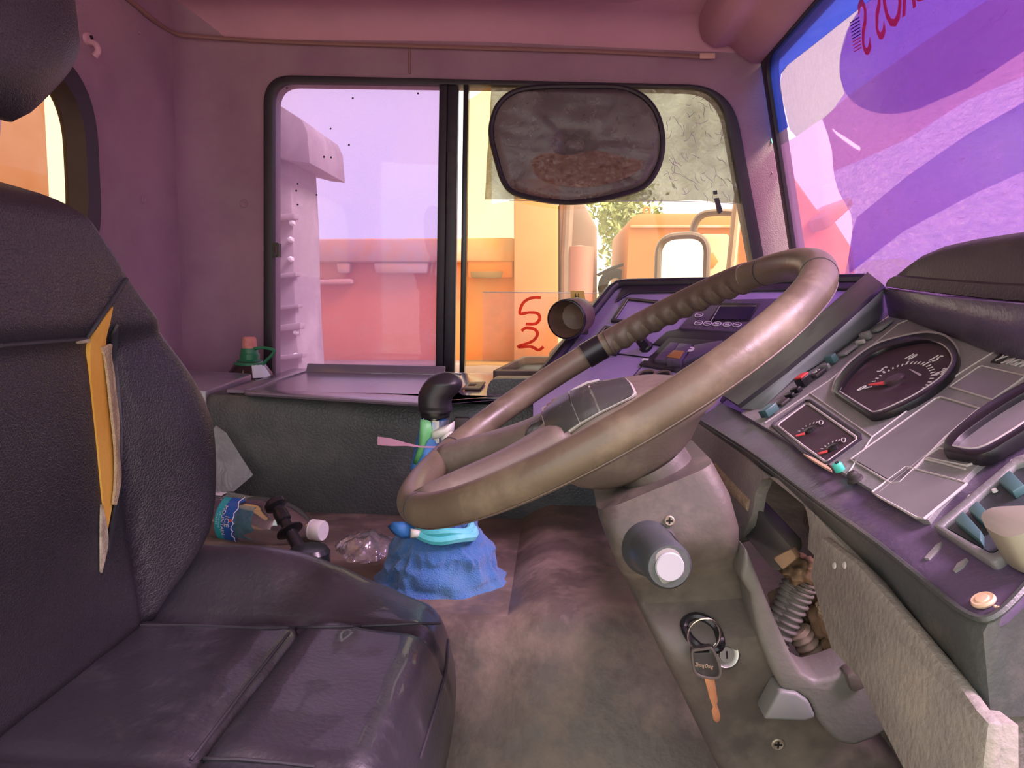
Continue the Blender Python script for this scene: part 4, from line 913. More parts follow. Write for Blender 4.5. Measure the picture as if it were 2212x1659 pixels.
# sunshade hung on the clear pane
sun_px = [(1061, 292), (1066, 250), (1082, 220), (1112, 198), (1165, 188), (1250, 186), (1335, 188), (1385, 206), (1416, 240), (1430, 285), (1430, 330), (1416, 372), (1390, 403), (1345, 420), (1290, 432), (1225, 437), (1160, 430), (1110, 416), (1088, 392), (1074, 350)]
sy = 1.965
sp2 = cr_spline([at(a, b, Y=sy) for a, b in sun_px], 5, closed=True)
shd = thing('sunshade', 'dark oval mesh sunshade with a wire rim hung on the side window', 'sunshade', at(1250, 437, Y=sy))
sc_ = sum(sp2, V()) / len(sp2); rr_ = []
for k in (1, .85, .7, .5, .3, .12): rr_.append([sc_.lerp(p, k) + V((0, .012 * noise.noise(V((p.x * 9 * k, p.z * 9 * k, k * 4))) * (1 - k) * 2 + .004 * noise.noise(p * 40 * k), 0)) for p in sp2])
mk('mesh_panel', thick(join(loft(rr_, closed=True, caps=False), (rr_[-1] , [tuple(range(len(rr_[-1])))])), .0008), M['mesh'], shd, sm=180)
mk('wire_rim', tube(sp2, .0072, 8, closed=True), M['gasket'], shd)
mk('hanging_strap', bev(plate([at(a, b, Y=1.97) for a, b in ((1205, 176), (1312, 178), (1308, 190), (1210, 189))], (0, .012, 0)), .002), M['gasket'], shd)

refl = [at(p.x, p.y, Y=sy - .012) for p in cr_spline([V((a, b, 0)) for a, b in ((1150, 345), (1180, 330), (1230, 335), (1290, 325), (1350, 340), (1390, 350), (1370, 375), (1320, 395), (1260, 405), (1200, 398), (1165, 385), (1150, 365))], 4, closed=True)]
mk('landscape_reflection', plate(refl, (0, .0006, 0)), film('brown_reflection', (.95, .8, .72), (.38, .2, .13), .25, .1, .2, bump=1, bscale=60, var=.25, vscale=30), shd)  # reflection of the brown landscape, painted on the mesh as a tinted sheet
# ================================================================ STEERING WHEEL
WC = V((.0497, .751, .5807)); tt, bb_ = math.radians(32.04), math.radians(2.84)
wa = V((math.cos(tt), 0, math.sin(tt))); wn0 = V((-math.sin(tt), 0, math.cos(tt)))
wy = V((0, 1, 0)) * math.cos(bb_) + wn0 * math.sin(bb_)
wf_ = Fr(WC, wa, wy)                       # x: forward/up, y: away from the door, n: towards the driver
RR = .225
sw = thing('steering_wheel', 'worn brown four spoke steering wheel with dusty switch pads', 'steering wheel', WC - wf_.n * .14)
rim, rad = [], []
N = 144
for i in range(N):
    t = 2 * math.pi * i / N; rim.append(wf_.p(RR * math.cos(t), RR * math.sin(t)))
def rimtube(t0, t1, r, n=20, bumps=False, steps=None, name='rim', m='wheel'):
    k = steps or max(4, int((t1 - t0) / (2 * math.pi) * N)); vs_, fs = [], []
    for i in range(k + 1):
        t = t0 + (t1 - t0) * i / k; c = wf_.p(RR * math.cos(t), RR * math.sin(t)); er = wf_.x * math.cos(t) + wf_.y * math.sin(t)
        for j in range(n):
            a = 2 * math.pi * j / n; rj = r
            if bumps: rj += (.0016 * math.sin(t * 62)) * max(0, -math.cos(a - .9)) ** .7
            vs_.append(c + (er * math.cos(a) + wf_.n * math.sin(a)) * rj)
    full = abs(t1 - t0 - 2 * math.pi) < 1e-6
    for i in range(k):
        for j in range(n): fs.append((i * n + j, i * n + (j + 1) % n, (i + 1) * n + (j + 1) % n, (i + 1) * n + j))
    if not full: fs.append(tuple(range(n - 1, -1, -1))); fs.append(tuple(k * n + j for j in range(n)))
    return vs_, fs
RT = .0158
d2 = math.radians
rimo = mk('rim', rimtube(0, 2 * math.pi, RT, 22, False, N), M['wheel'], sw, sm=180)
mk('finger_grip', rimtube(d2(28), d2(82), RT + .0010, 22, True, 120), M['wheel_dark'], rimo, sm=180)
mk('tape_band', rimtube(d2(84), d2(91), RT + .0013, 22), M['black'], rimo)
for a in (150, 207, 335, 20): mk('rim_seam', rimtube(d2(a - .25), d2(a + .25), RT + .0004, 22), M['stitch'], rimo)
mk('rim_underseam', tube([wf_.p((RR + RT * .72) * math.cos(d2(a)), (RR + RT * .72) * math.sin(d2(a)), -RT * .72) for a in range(205, 335, 3)], .0008, 5), M['wheel_dark'], rimo)
# hub: shallow bowl with a domed pad
hubp = [(.0, .004), (.03, .003), (.055, -.001), (.072, -.008), (.082, -.018), (.088, -.030), (.088, -.042), (.080, -.062), (.066, -.082), (.052, -.094), (.040, -.100), (.0, -.100)]
def squash(vf, kx, ky, o=0):
    out = []
    for p in vf[0]:
        q = p - WC; u, v, w = q.dot(wf_.x), q.dot(wf_.y), q.dot(wf_.n); u2 = u * kx + o; out.append(wf_.p(u2, v * ky, w - .34 * max(0, u2 + .02) * sst(-.085, -.03, w)))
    return out, vf[1]
hub = squash(lathe(hubp, WC, wf_.n, 48), 1.08, .74, -.006)
hubo = mk('hub', hub, M['hub'], sw, sm=180); hubb = bvh_of(hub)
mk('collar', lathe([(.036, -.098), (.0375, -.104), (.0375, -.138), (.034, -.142), (0, -.142)], WC, wf_.n, 32), M['shroud'], sw)
def spoke(ang, r0, r1, w0, w1, hz0, hz1, name='spoke', m='hub'):
    rs = []
    for k in range(13):
        t = k / 12; r = r0 + (r1 - r0) * t; w = w0 + (w1 - w0) * t - .006 * math.sin(math.pi * t); hz = hz0 + (hz1 - hz0) * sst(0, 1, t); th = .017 - .003 * math.sin(math.pi * t)
        d = wf_.x * math.cos(ang) + wf_.y * math.sin(ang); s = wf_.n.cross(d)
        rs.append([WC + d * r + s * w * math.copysign(abs(math.cos(a)) ** .8, math.cos(a)) + wf_.n * (hz + th * math.sin(a)) for a in [2 * math.pi * j / 20 for j in range(20)]])
    return mk(name, loft(rs), M[m], sw, sm=180)
for a, w in ((157, .024), (203, .024)):
    spoke(d2(a), .07, RR - .004, w + .008, w - .004, -.020, -.002)
# switch pads on the near side of the hub
A = [(1176, 888), (1238, 857), (1276, 845), (1352, 829)]; B = [(1181, 908), (1241, 876), (1280, 858), (1362, 838)]; Cc = [(1196, 957), (1258, 915), (1296, 893), (1372, 857)]
def padpt(s, v, off):
    k = min(int(s), 2); f = s - k; q = []
    for row in (A, B, Cc): q.append(V((row[k][0] + (row[k + 1][0] - row[k][0]) * f, row[k][1] + (row[k + 1][1] - row[k][1]) * f, 0)))
    p = q[0].lerp(q[1], v / .4) if v < .4 else q[1].lerp(q[2], (v - .4) / .6)
    return cast(hubb, p.x, p.y, off) or wf_.hit(p.x, p.y, -.02)
pd = mk('switch_pad', thick(grid(lambda u, v: padpt(-.04 + 3.08 * u, -.08 + 1.12 * v, .0015), 24, 12), -.003), M['panel_edge'], sw, sm=60)
for i in range(3):
    bt_ = mk('switch_button', thick(grid(lambda u, v: padpt(i + .035 + .93 * u, v, .0045 - .002 * max(0, abs(v - .45) - .35)), 10, 12), -.003), M['button'], pd, sm=60)
    for k in range(3 if i == 0 else 1):
        for r_ in range(2 if i == 0 else 1):
            c_ = i + (.22 + .26 * k if i == 0 else .5)
            mk('symbol', thick(grid(lambda u, v: padpt(c_ + .10 * u, .10 + .14 * r_ + .05 * v, .0052), 2, 1), -.0003), M['panel_edge'], bt_)
# slot emblem on the pad
def topcast(u, v, off):
    h = hubb.ray_cast(wf_.p(u, v, .1), -wf_.n); return h[0] + wf_.n * off
slot = [topcast(u, v, .0006) for u, v in ((-.058, .016), (-.05, .024), (-.02, .026), (.0, .024), (.0, .015), (-.02, .012), (-.05, .012))]
mk('emblem_slot', thick((slot, [tuple(range(len(slot)))]), .001), M['black'], hubo)
mk('emblem_bar', tube([topcast(u, .018, .0015) for u in (-.045, -.03, -.015, -.003)], .0014, 6), M['panel_edge'], hubo)
mk('rubber_corner', blob(wf_.hit(1166, 942, -.016), (.015, .009, .016), 3, .12, 3, 3), M['button'], sw)

# ================================================================ STEERING COLUMN
colm = thing('steering_column', 'dusty brown plastic steering column shroud with ignition lock', 'steering column', (.35, .75, 0))
rows = [((1292, 1108), (1546, 1003), .695), ((1298, 1135), (1585, 1075), .685), ((1315, 1180), (1606, 1150), .680), ((1338, 1238), (1606, 1190), .683), ((1352, 1264), (1618, 1225), .718), ((1372, 1305), (1640, 1290), .722),
        ((1392, 1345), (1652, 1330), .706), ((1420, 1402), (1664, 1372), .688), ((1450, 1462), (1690, 1430), .690), ((1476, 1512), (1712, 1480), .700), ((1505, 1572), (1800, 1560), .712), ((1545, 1655), (1950, 1650), .715), ((1600, 1760), (2010, 1760), .72)]
rg = []
for l, r, yn in rows:
    a, b = at(*l, Y=yn), at(*r, Y=yn); fa, fb_ = V((a.x, .835, a.z)), V((b.x, .835, b.z))
    rg.append(rpoly([a, b, fb_, fa], .022, 6))
tp = rg[0]; cen0 = sum(tp, V()) / len(tp)
ringin = [p.lerp(cen0, .45) for p in tp]
sh = loft([ringin] + rg)
sho = mk('shroud', sh, M['shroud'], colm, sm=50); shb = bvh_of(sh)
mk('collar_gap', lathe([(.040, 0), (.040, .012), (.0, .012)], WC - wf_.n * .150, wf_.n, 32), mat('gap_rust', (.09, .03, .02), rough=.7), colm)
mk('shaft', lathe([(.022, 0), (.022, .03)], WC - wf_.n * .155, wf_.n, 24), M['steel'], colm)
def scr(px, py, r=.005):
    p = cast(shb, px, py, 0); d = ray(px, py).normalized(); h = shb.ray_cast(CAM, d); n = h[1] if h[1].dot(d) < 0 else -h[1]
    s = mk('screw', lathe([(r, -.001), (r, .0012), (r * .8, .002), (r * .3, .0012), (0, .0012)], p, n, 16), M['screw'], colm)
    fq = Fr(p + n * .002, perp(n)[0], perp(n)[1]); mk('cross_slot', join(fbox(fq, 0, 0, 0, r * 1.2, r * .25, .0006), fbox(fq, 0, 0, 0, r * .25, r * 1.2, .0006)), M['hole'], s)
scr(1446, 1125); scr(1680, 1607, .0065)
# stalk knob
s0, s1 = at(1404, 1184, Y=.682), at(1446, 1224, Y=.615)
sd_ = (s1 - s0).normalized()
kn2 = mk('stalk_knob', lathe([(.026, -.012), (.0265, .0), (.0235, .006), (.0215, .02), (.0205, (s1 - s0).length - .004), (.018, (s1 - s0).length), (0, (s1 - s0).length)], s0, sd_, 36), mat('stalk_dark', (.05, .06, .062), rough=.35, dust=(.15, .14, .12), dscale=12, dlo=.5, dhi=.8), colm)
mk('knob_face', lathe([(.0, .001), (.0115, .001), (.0125, 0), (.0125, -.003)], s1 + sd_ * .0015, sd_, 30), mat('face_pale', (.33, .34, .36), rough=.45), kn2)
fq = Fr(s1, perp(sd_)[0], perp(sd_)[1])
tpx = [(1412 + 4, 1210), (1420, 1195), (1440, 1184), (1462, 1190), (1474, 1210), (1474, 1235), (1455, 1252), (1437, 1261), (1427, 1255), (1419, 1235)]
fo = [fq.hit(a, b, .0002) for a, b in tpx]
fo2 = cr_spline(fo, 4, closed=True); cf = sum(fo2, V()) / len(fo2)
mk('knob_rim', bev(plate(fo2, -sd_ * .006, [[p.lerp(s1, .42) for p in fo2]]), .001, 2, 50), mat('rim_pale', (.22, .215, .2), rough=.5), kn2)
mk('stalk_hole', tube(casts(shb, [(p.x, p.y) for p in cr_spline([V((a, b, 0)) for a, b in ((1363, 1190), (1368, 1165), (1395, 1147), (1430, 1145), (1450, 1155), (1462, 1185), (1440, 1230), (1400, 1240), (1372, 1220))], 4, closed=True)], .0005), .003, 6, closed=True), M['blackd'], colm)
# ignition opening
igp = [(1478, 1352), (1485, 1338), (1503, 1332), (1525, 1338), (1545, 1355), (1555, 1378), (1556, 1395), (1545, 1402), (1515, 1398), (1490, 1380)]
igc = cr_spline([V((a, b, 0)) for a, b in igp], 4, closed=True)
ig = casts(shb, [(p.x, p.y) for p in igc], .001)
mk('ignition_opening', thick((ig + [sum(ig, V()) / len(ig) + V((0, .012, 0))], [(i, (i + 1) % len(ig), len(ig)) for i in range(len(ig))]), .0005), mat('opening_brown', (.09, .05, .035), (.05, .03, .02), 40, .8), colm)
mk('ignition_bezel', tube(casts(shb, [(p.x, p.y) for p in igc], .001), .0042, 8, closed=True), M['black'], colm)
lc = cast(shb, 1566, 1412, 0)
ln_ = V((.15, -1, .25)).normalized()
lk = mk('ignition_lock', lathe([(.0145, -.003), (.0145, .002), (.0125, .003), (.0115, .0025), (.0075, .0025), (.007, .005), (0, .005)], lc, ln_, 32), M['steel'], colm)
mk('lock_slot', fbox(Fr(lc + ln_ * .0052, perp(ln_)[0], perp(ln_)[1]), 0, 0, 0, .007, .0016, .0006), M['hole'], lk)
# side trim plate of the column
tpl = [(1612, 1182), (1655, 1290), (1688, 1368), (1712, 1420), (1735, 1455), (1762, 1472), (1800, 1462), (1866, 1438), (1890, 1500), (1925, 1575), (1890, 1598), (1845, 1614), (1812, 1606), (1786, 1582), (1764, 1552), (1748, 1516), (1722, 1498), (1684, 1492), (1652, 1556), (1690, 1492), (1655, 1420), (1628, 1340), (1640, 1300), (1610, 1240)]
tpl = [(1612, 1182), (1655, 1290), (1688, 1368), (1712, 1420), (1735, 1455), (1762, 1472), (1800, 1462), (1866, 1438), (1890, 1500), (1925, 1575), (1890, 1598), (1845, 1614), (1812, 1606), (1786, 1582), (1764, 1552), (1748, 1516), (1722, 1498), (1690, 1492), (1668, 1450), (1640, 1380), (1625, 1310), (1622, 1285), (1600, 1250)]
plt = plate([at(a, b, Y=.672) for a, b in tpl], (0, .05, 0))
mk('side_trim', bev(plt, .007, 3), mat('trim_greyblue', (.115, .115, .105), (.14, .135, .12), 6, .5, dust=(.19, .165, .13), dlo=.5, dhi=.8, bump=.15, bscale=200), colm)
mk('trim_flange', bev(plate([at(a, b, Y=.668) for a, b in ((1650, 1556), (1684, 1492), (1722, 1498), (1748, 1516), (1764, 1552), (1740, 1560))], (0, .03, 0)), .006, 3), mat('flange_blue', (.15, .165, .16), rough=.45, dust=(.2, .18, .15)), colm)
mk('trim_socket', bev(plate([at(a, b, Y=.664) for a, b in ((1828, 1458), (1866, 1446), (1880, 1486), (1842, 1500))], (0, .02, 0)), .004, 2), M['shroud'], colm)
# ignition key hanging on its ring
ky = thing('ignition_key', 'rusty spare key with black head hanging on a wire ring', 'key', at(1525, 1560, Y=.668))
KY = .668
mk('key_ring', tube([V((p.x, KY + .004 * math.sin(k * .2618), p.z)) for k, p in enumerate(at(1521 + 35 * math.cos(k * .2618), 1372 + 40 * math.sin(k * .2618), Y=KY) for k in range(24))], .0011, 8, closed=True), M['chrome'], ky)
fobp = rpoly([at(a, b, Y=KY - .004) for a, b in ((1492, 1404), (1540, 1392), (1560, 1440), (1556, 1466), (1500, 1462))], .006, 5)
fo_ = [(1493, 1406), (1500, 1402), (1518, 1400), (1534, 1397), (1542, 1404), (1552, 1425), (1558, 1448), (1554, 1464), (1535, 1467), (1508, 1460), (1498, 1448), (1494, 1425)]
fb2 = cr_spline([at(a, b, Y=KY - .004) for a, b in fo_], 4, closed=True)
slotk = rpoly([at(a, b, Y=KY - .004) for a, b in ((1500, 1405), (1532, 1404), (1533, 1410), (1501, 1411))], .001, 3)
hd = mk('key_head', bev(plate(fb2, (0, .006, 0), [slotk]), .0012, 2, 50), mat('key_black', (.03, .026, .026), rough=.45, dust=(.12, .1, .08), dscale=20), ky)
ctr = sum(fb2, V()) / len(fb2)
mk('head_border', tube([ctr.lerp(p, .93) + V((0, -.0005, 0)) for p in fb2], .0014, 6, closed=True), mat('key_border', (.09, .075, .065), rough=.5), hd)
kf = Fr(at(1521, 1438, Y=KY - .0046), at(1545, 1443, Y=KY - .0046) - at(1498, 1436, Y=KY - .0046), (0, 0, 1))
mk('lettering', text('Zhong Dong', .0052, kf, 0, 0, 0, .0003, sx=.62), mat('key_letters', (.42, .3, .2), rough=.6), hd)
bl = [(1521, 1464), (1543, 1466), (1547, 1490), (1551, 1515), (1549, 1522), (1552, 1530), (1556, 1545), (1555, 1557), (1548, 1562), (1541, 1555), (1537, 1535), (1540, 1527), (1533, 1510), (1528, 1490)]
mk('key_blade', bev(plate([at(a, b, Y=KY - .002) for a, b in bl], (0, .0022, 0)), .0004), M['brass'], ky)
# ================================================================ DASHBOARD
dash = thing('dashboard', 'dusty purple-grey dashboard with instrument cluster and angled centre panel', 'dashboard', (.35, .9, .3))
K = Fr(at(1600, 893, Y=1.0), (0, -1, 0), (.215, 0, .136))            # cluster plane
P1, P2 = at(1180, 800, Y=1.45), at(1330, 613, Y=1.75)
Cf = Fr(P1, (1, -.65, 0), P2 - P1)                                    # centre panel plane
def kp(px, w0, th, name, m, parent=dash, b=0, holes=(), sm=35):
    vf = plate(K.hits(px, w0), -K.n * th, [K.hits(h, w0) for h in holes])
    return mk(name, bev(vf, b, 2, 40) if b else vf, M[m], parent, sm=sm)
def kc_(px, k=5, closed=True): return [(p.x, p.y) for p in cr_spline([V((a, b, 0)) for a, b in px], k, closed)]
def kt(px, w, r, name, m, parent, closed=False, k=0):
    if k: px = kc_(px, k, closed)
    return mk(name, tube(K.hits(px, w), r, 6, closed=closed), M[m], parent)
# ---- shelf around the cluster and rolled lip
shelf = [(1505, 903), (1560, 872), (1600, 890), (1800, 1006), (1960, 1100), (2005, 1124), (2100, 1010), (2240, 905), (2420, 1000), (2330, 1170), (2240, 1250), (2195, 1298), (2165, 1326), (2138, 1340), (2110, 1338), (2080, 1322), (2050, 1300), (1900, 1178), (1770, 1085), (1620, 975)]
mk('lower_shelf', bev(plate(K.hits(shelf, -.004), -K.n * .006), .0025, 2, 50), M['dash'], dash)
lip = [(1505, 903), (1620, 975), (1770, 1085), (1900, 1178), (2050, 1300), (2080, 1322), (2110, 1338), (2138, 1341), (2165, 1326), (2195, 1298), (2240, 1250), (2330, 1170)]
low = [(1500, 912), (1613, 988), (1764, 1112), (1925, 1292), (2060, 1455), (2085, 1492), (2110, 1528), (2140, 1546), (2172, 1549), (2205, 1548), (2250, 1540), (2340, 1520)]
lw = K.hits(lip, -.004); lo2 = []
for q, (a, b) in zip(lw, low):
    lo2.append(at(a, b, Y=q.y))
mid = [a.lerp(b, .12) + V((-.004, -.001, 0)) for a, b in zip(lw, lo2)]
inner = [a + V((.02, .015, -.004)) for a in lo2]
mk('edge_band', loft([lw, mid, lo2, inner], closed=False), M['bevel'], dash, sm=60)
mk('lip_piping', tube(cr_spline([a + V((-.001, 0, .001)) for a in lw], 4), .0022, 6), M['bevel'], dash)
# ---- knee panels under the lip
kx = lo2[4]
Kn = Fr(V((lo2[2].x, lo2[2].y, lo2[2].z)), lo2[5] - lo2[1], (.10, 0, 1))
if Kn.n.x > 0: Kn.n = -Kn.n
knp = [(1470, 900), (1505, 914), (1613, 990), (1764, 1114), (1925, 1294), (2060, 1457), (2112, 1530), (2150, 1560), (2150, 1720), (1990, 1720), (1915, 1570), (1860, 1470), (1795, 1400), (1752, 1245), (1758, 1200), (1744, 1185), (1748, 1140), (1742, 1105), (1725, 1068), (1698, 1040), (1668, 1030), (1645, 1036), (1632, 1065), (1625, 1110), (1600, 1165), (1545, 1180), (1480, 1120), (1440, 1000)]
mk('knee_panel', bev(plate(Kn.hits(knp), -Kn.n * .012), .003, 2, 50), M['knee'], dash)
lkp = [(1772, 1157), (1757, 1200), (1752, 1245), (1790, 1330), (1830, 1418), (1890, 1550), (1975, 1720), (2118, 1720), (2124, 1640), (2134, 1560), (2108, 1532), (2058, 1462), (1925, 1302), (1850, 1216)]
mk('lower_knee_cover', bev(plate(Kn.hits(lkp, .008), -Kn.n * .01), .004, 2, 50), M['knee'], dash)
for a, b in ((1803, 1222), (1825, 1221)): mk('chip_mark', lathe([(.003, 0), (.002, .001), (0, .001)], Kn.hit(a, b, .0085), Kn.n, 8), M['panel_edge'], dash)
e0 = lo2[6]; e1 = lo2[-1]
mk('end_panel', bev(plate([lo2[7] + V((0, .004, .01)), lo2[8] + V((0, .004, .01)), lo2[10] + V((0, .004, .01)), lo2[11] + V((.1, .004, .01)), lo2[11] + V((.1, .06, -.5)), lo2[7] + V((.02, .06, -.5))], (0, .015, 0)), .004, 2, 50), mat('end_texture', (.10, .094, .082), (.12, .11, .095), 6, .75, bump=1.0, bscale=110), dash)
# ---- cavity behind: firewall, bracket, conduits, rags
mk('firewall', bev(plate([V((.50, .30, .0)), V((.62, 1.98, .0)), V((.62, 1.98, .60)), V((.46, .30, .46))], (.02, 0, 0)), .004), M['firewall'], dash)
inp = [(1648, 1040), (1680, 1045), (1715, 1080), (1735, 1130), (1742, 1240), (1690, 1250), (1640, 1140)]
mk('inner_cover', bev(plate([q + V((.05, .02, 0)) for q in Kn.hits(inp)], (.01, 0, 0)), .003), mat('inner_brown', (.075, .05, .038), (.10, .07, .05), 14, .7), dash)
def kq(px, d): 
    o = []
    for a, b in px:
        q = Kn.hit(a, b); o.append(at(a, b, Y=max(q.y, .70) + d * .5))
    return o
mk('bracket', bev(plate(kq([(1655, 1282), (1742, 1238), (1800, 1290), (1845, 1432), (1800, 1440), (1790, 1378), (1762, 1368), (1700, 1392), (1668, 1330)], .15), V((.01, .01, 0))), .002), M['dirt'], dash)
mk('bracket', bev(plate(kq([(1790, 1420), (1820, 1400), (1860, 1440), (1800, 1462)], .12), V((.01, .01, 0))), .002), M['dirt'], dash)
def corr(pts, r, name, m, amp=.12, pitch=.006):
    c = cr_spline(pts, 14); n = len(c); ln = sum((a - b).length for a, b in zip(c, c[1:])); k = int(ln / pitch * 4)
    cc2 = []
    for i in range(k + 1):
        t = i / k * (n - 1); j = min(int(t), n - 2); cc2.append(c[j].lerp(c[j + 1], t - j))
    return mk(name, tube(cc2, [r * (1 + (amp if (i // 2) % 2 else -amp)) for i in range(k + 1)], 14), M[m], dash, sm=60)
corr(kq([(1758, 1225), (1735, 1270), (1700, 1345), (1660, 1420)], .11), .0118, 'conduit', 'hose')
corr(kq([(1735, 1230), (1708, 1270), (1682, 1330), (1640, 1390)], .12), .0105, 'conduit', 'hose')
corr(kq([(1722, 1360), (1752, 1405), (1785, 1455), (1830, 1520)], .11), .0115, 'conduit', 'hose_tan', .14, .009)
corr(kq([(1550, 1012), (1575, 1040), (1600, 1066), (1628, 1094)], .03), .0065, 'coil_spring', 'lining', .35, .005)
cb = kq([(1575, 1075), (1610, 1050), (1625, 1090), (1722, 1190), (1700, 1222), (1672, 1236), (1610, 1160)], .02)
cb = kq([(1590, 1100), (1624, 1088), (1716, 1190), (1718, 1212), (1680, 1236), (1662, 1226), (1600, 1150)], .015)
co_ = mk('connector_block', bev(plate(cb, V((.02, .04, 0))), .004, 2), mat('connector_grey', (.075, .08, .074), rough=.5, dust=(.15, .13, .1), dscale=9, dlo=.45, dhi=.8), dash)
mk('connector_tab', bev(plate(kq([(1668, 1206), (1708, 1186), (1722, 1206), (1690, 1232)], .008), V((.008, .01, 0))), .002), M['rag'], co_)
def kblob(px, py, d, s, seed, name='rag', m='rag'):
    return mk(name, blob(kq([(px, py)], d)[0], s, seed, .45, 2.2, 4), M[m], dash, sm=180)
kblob(1722, 1226, .10, (.02, .03, .012), 1); kblob(1788, 1336, .13, (.02, .03, .026), 2); kblob(1815, 1375, .12, (.02, .03, .03), 4, 'rag'); kblob(1792, 1312, .10, (.012, .015, .014), 6, 'yellow_plug', 'lining')
# ---- cluster face plate
face = [(1600, 893), (1925, 680), (1965, 687), (2150, 757), (2300, 790), (2300, 850), (2212, 925), (2105, 1012), (2030, 1090), (2005, 1123), (1990, 1122), (1960, 1105), (1830, 1026)]
fp = mk('instrument_panel', bev(plate(K.hits(face, 0), -K.n * .008), .0015, 1, 50), M['panel'], dash)
def z3(x, y): return (1760 + x / 6.506, 690 + y / 6.506)
def z4(x, y): return (1640 + x / 6.38, 820 + y / 6.38)
def z1(x, y): return (1960 + x / 5.925, 720 + y / 5.925)
# big oval gauge
go_ = [z3(*p) for p in ((255, 1010), (320, 820), (500, 600), (800, 380), (1100, 270), (1500, 190), (1750, 210), (1900, 290), (1990, 420), (2000, 560), (1930, 720), (1800, 860), (1600, 1010), (1400, 1130), (1100, 1270), (860, 1340), (760, 1345))]
gi_ = [z3(*p) for p in ((345, 1010), (405, 880), (560, 690), (800, 490), (1100, 365), (1500, 285), (1720, 315), (1850, 390), (1920, 490), (1930, 590), (1870, 700), (1750, 830), (1550, 970), (1350, 1090), (1100, 1210), (900, 1290), (800, 1300))]
def mixc(pts, k=4):
    sp_ = cr_spline([V((a, b, 0)) for a, b in pts], k); return [(p.x, p.y) for p in sp_]
gO, gI = mixc(go_), mixc(gi_)
kt(gO, .002, .0022, 'gauge_outline', 'panel_edge', fp, True)
bz = mk('gauge_bezel', bev(plate(K.hits(gO, .007), -K.n * .008, [K.hits(gI, .007)]), .0018, 2, 40), M['black'], fp)
mk('gauge_lip', tube(K.hits(gI, .006), .0011, 6, closed=True), M['panel_edge'], fp)
mk('dial_face', plate(K.hits(gI, .0022), -K.n * .002), M['dial'], fp)
gc = z3(1130, 850)
Gc = K.hit(*gc, .0028)
ticks = [(750, 955, 1), (830, 870, 0), (875, 828, 0), (925, 790, 0), (970, 740, 1), (1040, 717, 0), (1100, 685, 0), (1165, 655, 0), (1230, 640, 0), (1300, 610, 1), (1360, 610, 0), (1415, 610, 0), (1465, 610, 0), (1520, 615, 0), (1570, 620, 1), (1600, 650, 0), (1625, 680, 0), (1645, 710, 0), (1660, 745, 0), (1680, 780, 1), (1640, 830, 0), (1615, 880, 0), (1580, 922, 0), (1540, 965, 0), (1490, 1010, 0), (1425, 1050, 0), (1365, 1095, 0), (1300, 1130, 0), (1235, 1155, 0), (1165, 1185, 1)]
tkm = []
for x, y, b in ticks:
    p = K.hit(*z3(x, y), .0028); d = (p - Gc).normalized(); f3 = Fr(p, d, K.n.cross(d)); tkm.append(fbox(f3, 0, 0, 0, .008 if b else .005, .0022 if b else .0016, .0005))
mk('tick_marks', join(*tkm), M['white'], fp, sm=0)
tf = Fr(K.o, K.x, K.y)
for s, x, y in (('0', 650, 970), ('5', 940, 705), ('10', 1345, 525), ('15', 1690, 550), ('20', 1805, 735)):
    u, v = K.uv(K.hit(*z3(x, y), .0028)); mk('numeral', text(s, .016, K, u, v, .0028, .0003), M['white'], fp)
mk('unit_print', bev(plate(K.hits([z3(1320, 700), z3(1345, 695), z3(1500, 770), z3(1475, 795)], .003), -K.n * .0006), .0001), mat('print_dim', (.45, .4, .42), rough=.6), fp)
mk('needle', bev(plate(K.hits([z3(1040, 855), z3(750, 905), z3(752, 920), z3(1035, 905)], .0055), -K.n * .0012), .0003), M['red'], fp)
mk('needle_hub', lathe([(.011, -.003), (.011, .0012), (.009, .003), (0, .0032)], K.hit(*z3(1120, 850), .004), K.n, 24), mat('needle_hub', (.05, .03, .04), rough=.4), fp)
# small twin gauge
so_ = [z4(*p) for p in ((180, 640), (220, 580), (640, 290), (700, 285), (1390, 760), (1400, 820), (930, 1170), (880, 1180), (600, 1000))]
si_ = [z4(*p) for p in ((260, 640), (285, 605), (630, 350), (690, 342), (1335, 795), (1340, 840), (950, 1125), (905, 1130), (600, 910))]
kt(so_, .0005, .0012, 'gauge_outline', 'panel_edge', fp, True); kt([(a * .93 + b * .07, c * .93 + d * .07) for (a, c), (b, d) in zip(so_, si_)], .0005, .0018, 'gauge_outline', 'dash_dark', fp, True)
kt(si_, .001, .0014, 'gauge_lip', 'panel_edge', fp, True)
mk('dial_face', plate(K.hits(si_, .001), -K.n * .002), M['dial'], fp)
for x0, y0 in ((0, 0), (312, 243)):
    mk('needle', plate(K.hits([z4(625 + x0, 725 + y0), z4(500 + x0, 765 + y0), z4(505 + x0, 778 + y0), z4(620 + x0, 755 + y0)], .004), -K.n * .0008), M['red'], fp)
    mk('needle_hub', lathe([(.006, -.003), (.0055, .002), (0, .003)], K.hit(*z4(700 + x0, 700 + y0), .002), K.n, 16), M['black'], fp)
    tk2 = []
    for dx, dy in ((-150, 10), (-100, -25), (-55, -60), (0, -85), (50, -105), (90, -110)):
        p = K.hit(*z4(700 + x0 + dx, 700 + y0 + dy), .0022); d = (p - K.hit(*z4(690 + x0, 720 + y0), .0022)).normalized(); tk2.append(fbox(Fr(p, d, K.n.cross(d)), 0, 0, 0, .0035, .0011, .0004))
    mk('tick_marks', join(*tk2), M['panel_edge'], fp, sm=0)
    mk('gauge_symbol', tube([K.hit(*z4(850 + x0 + 28 * math.cos(t * .5236), 590 + y0 + 28 * math.sin(t * .5236)), .0022) for t in range(12)], .0006, 5, closed=True), M['panel_edge'], fp)
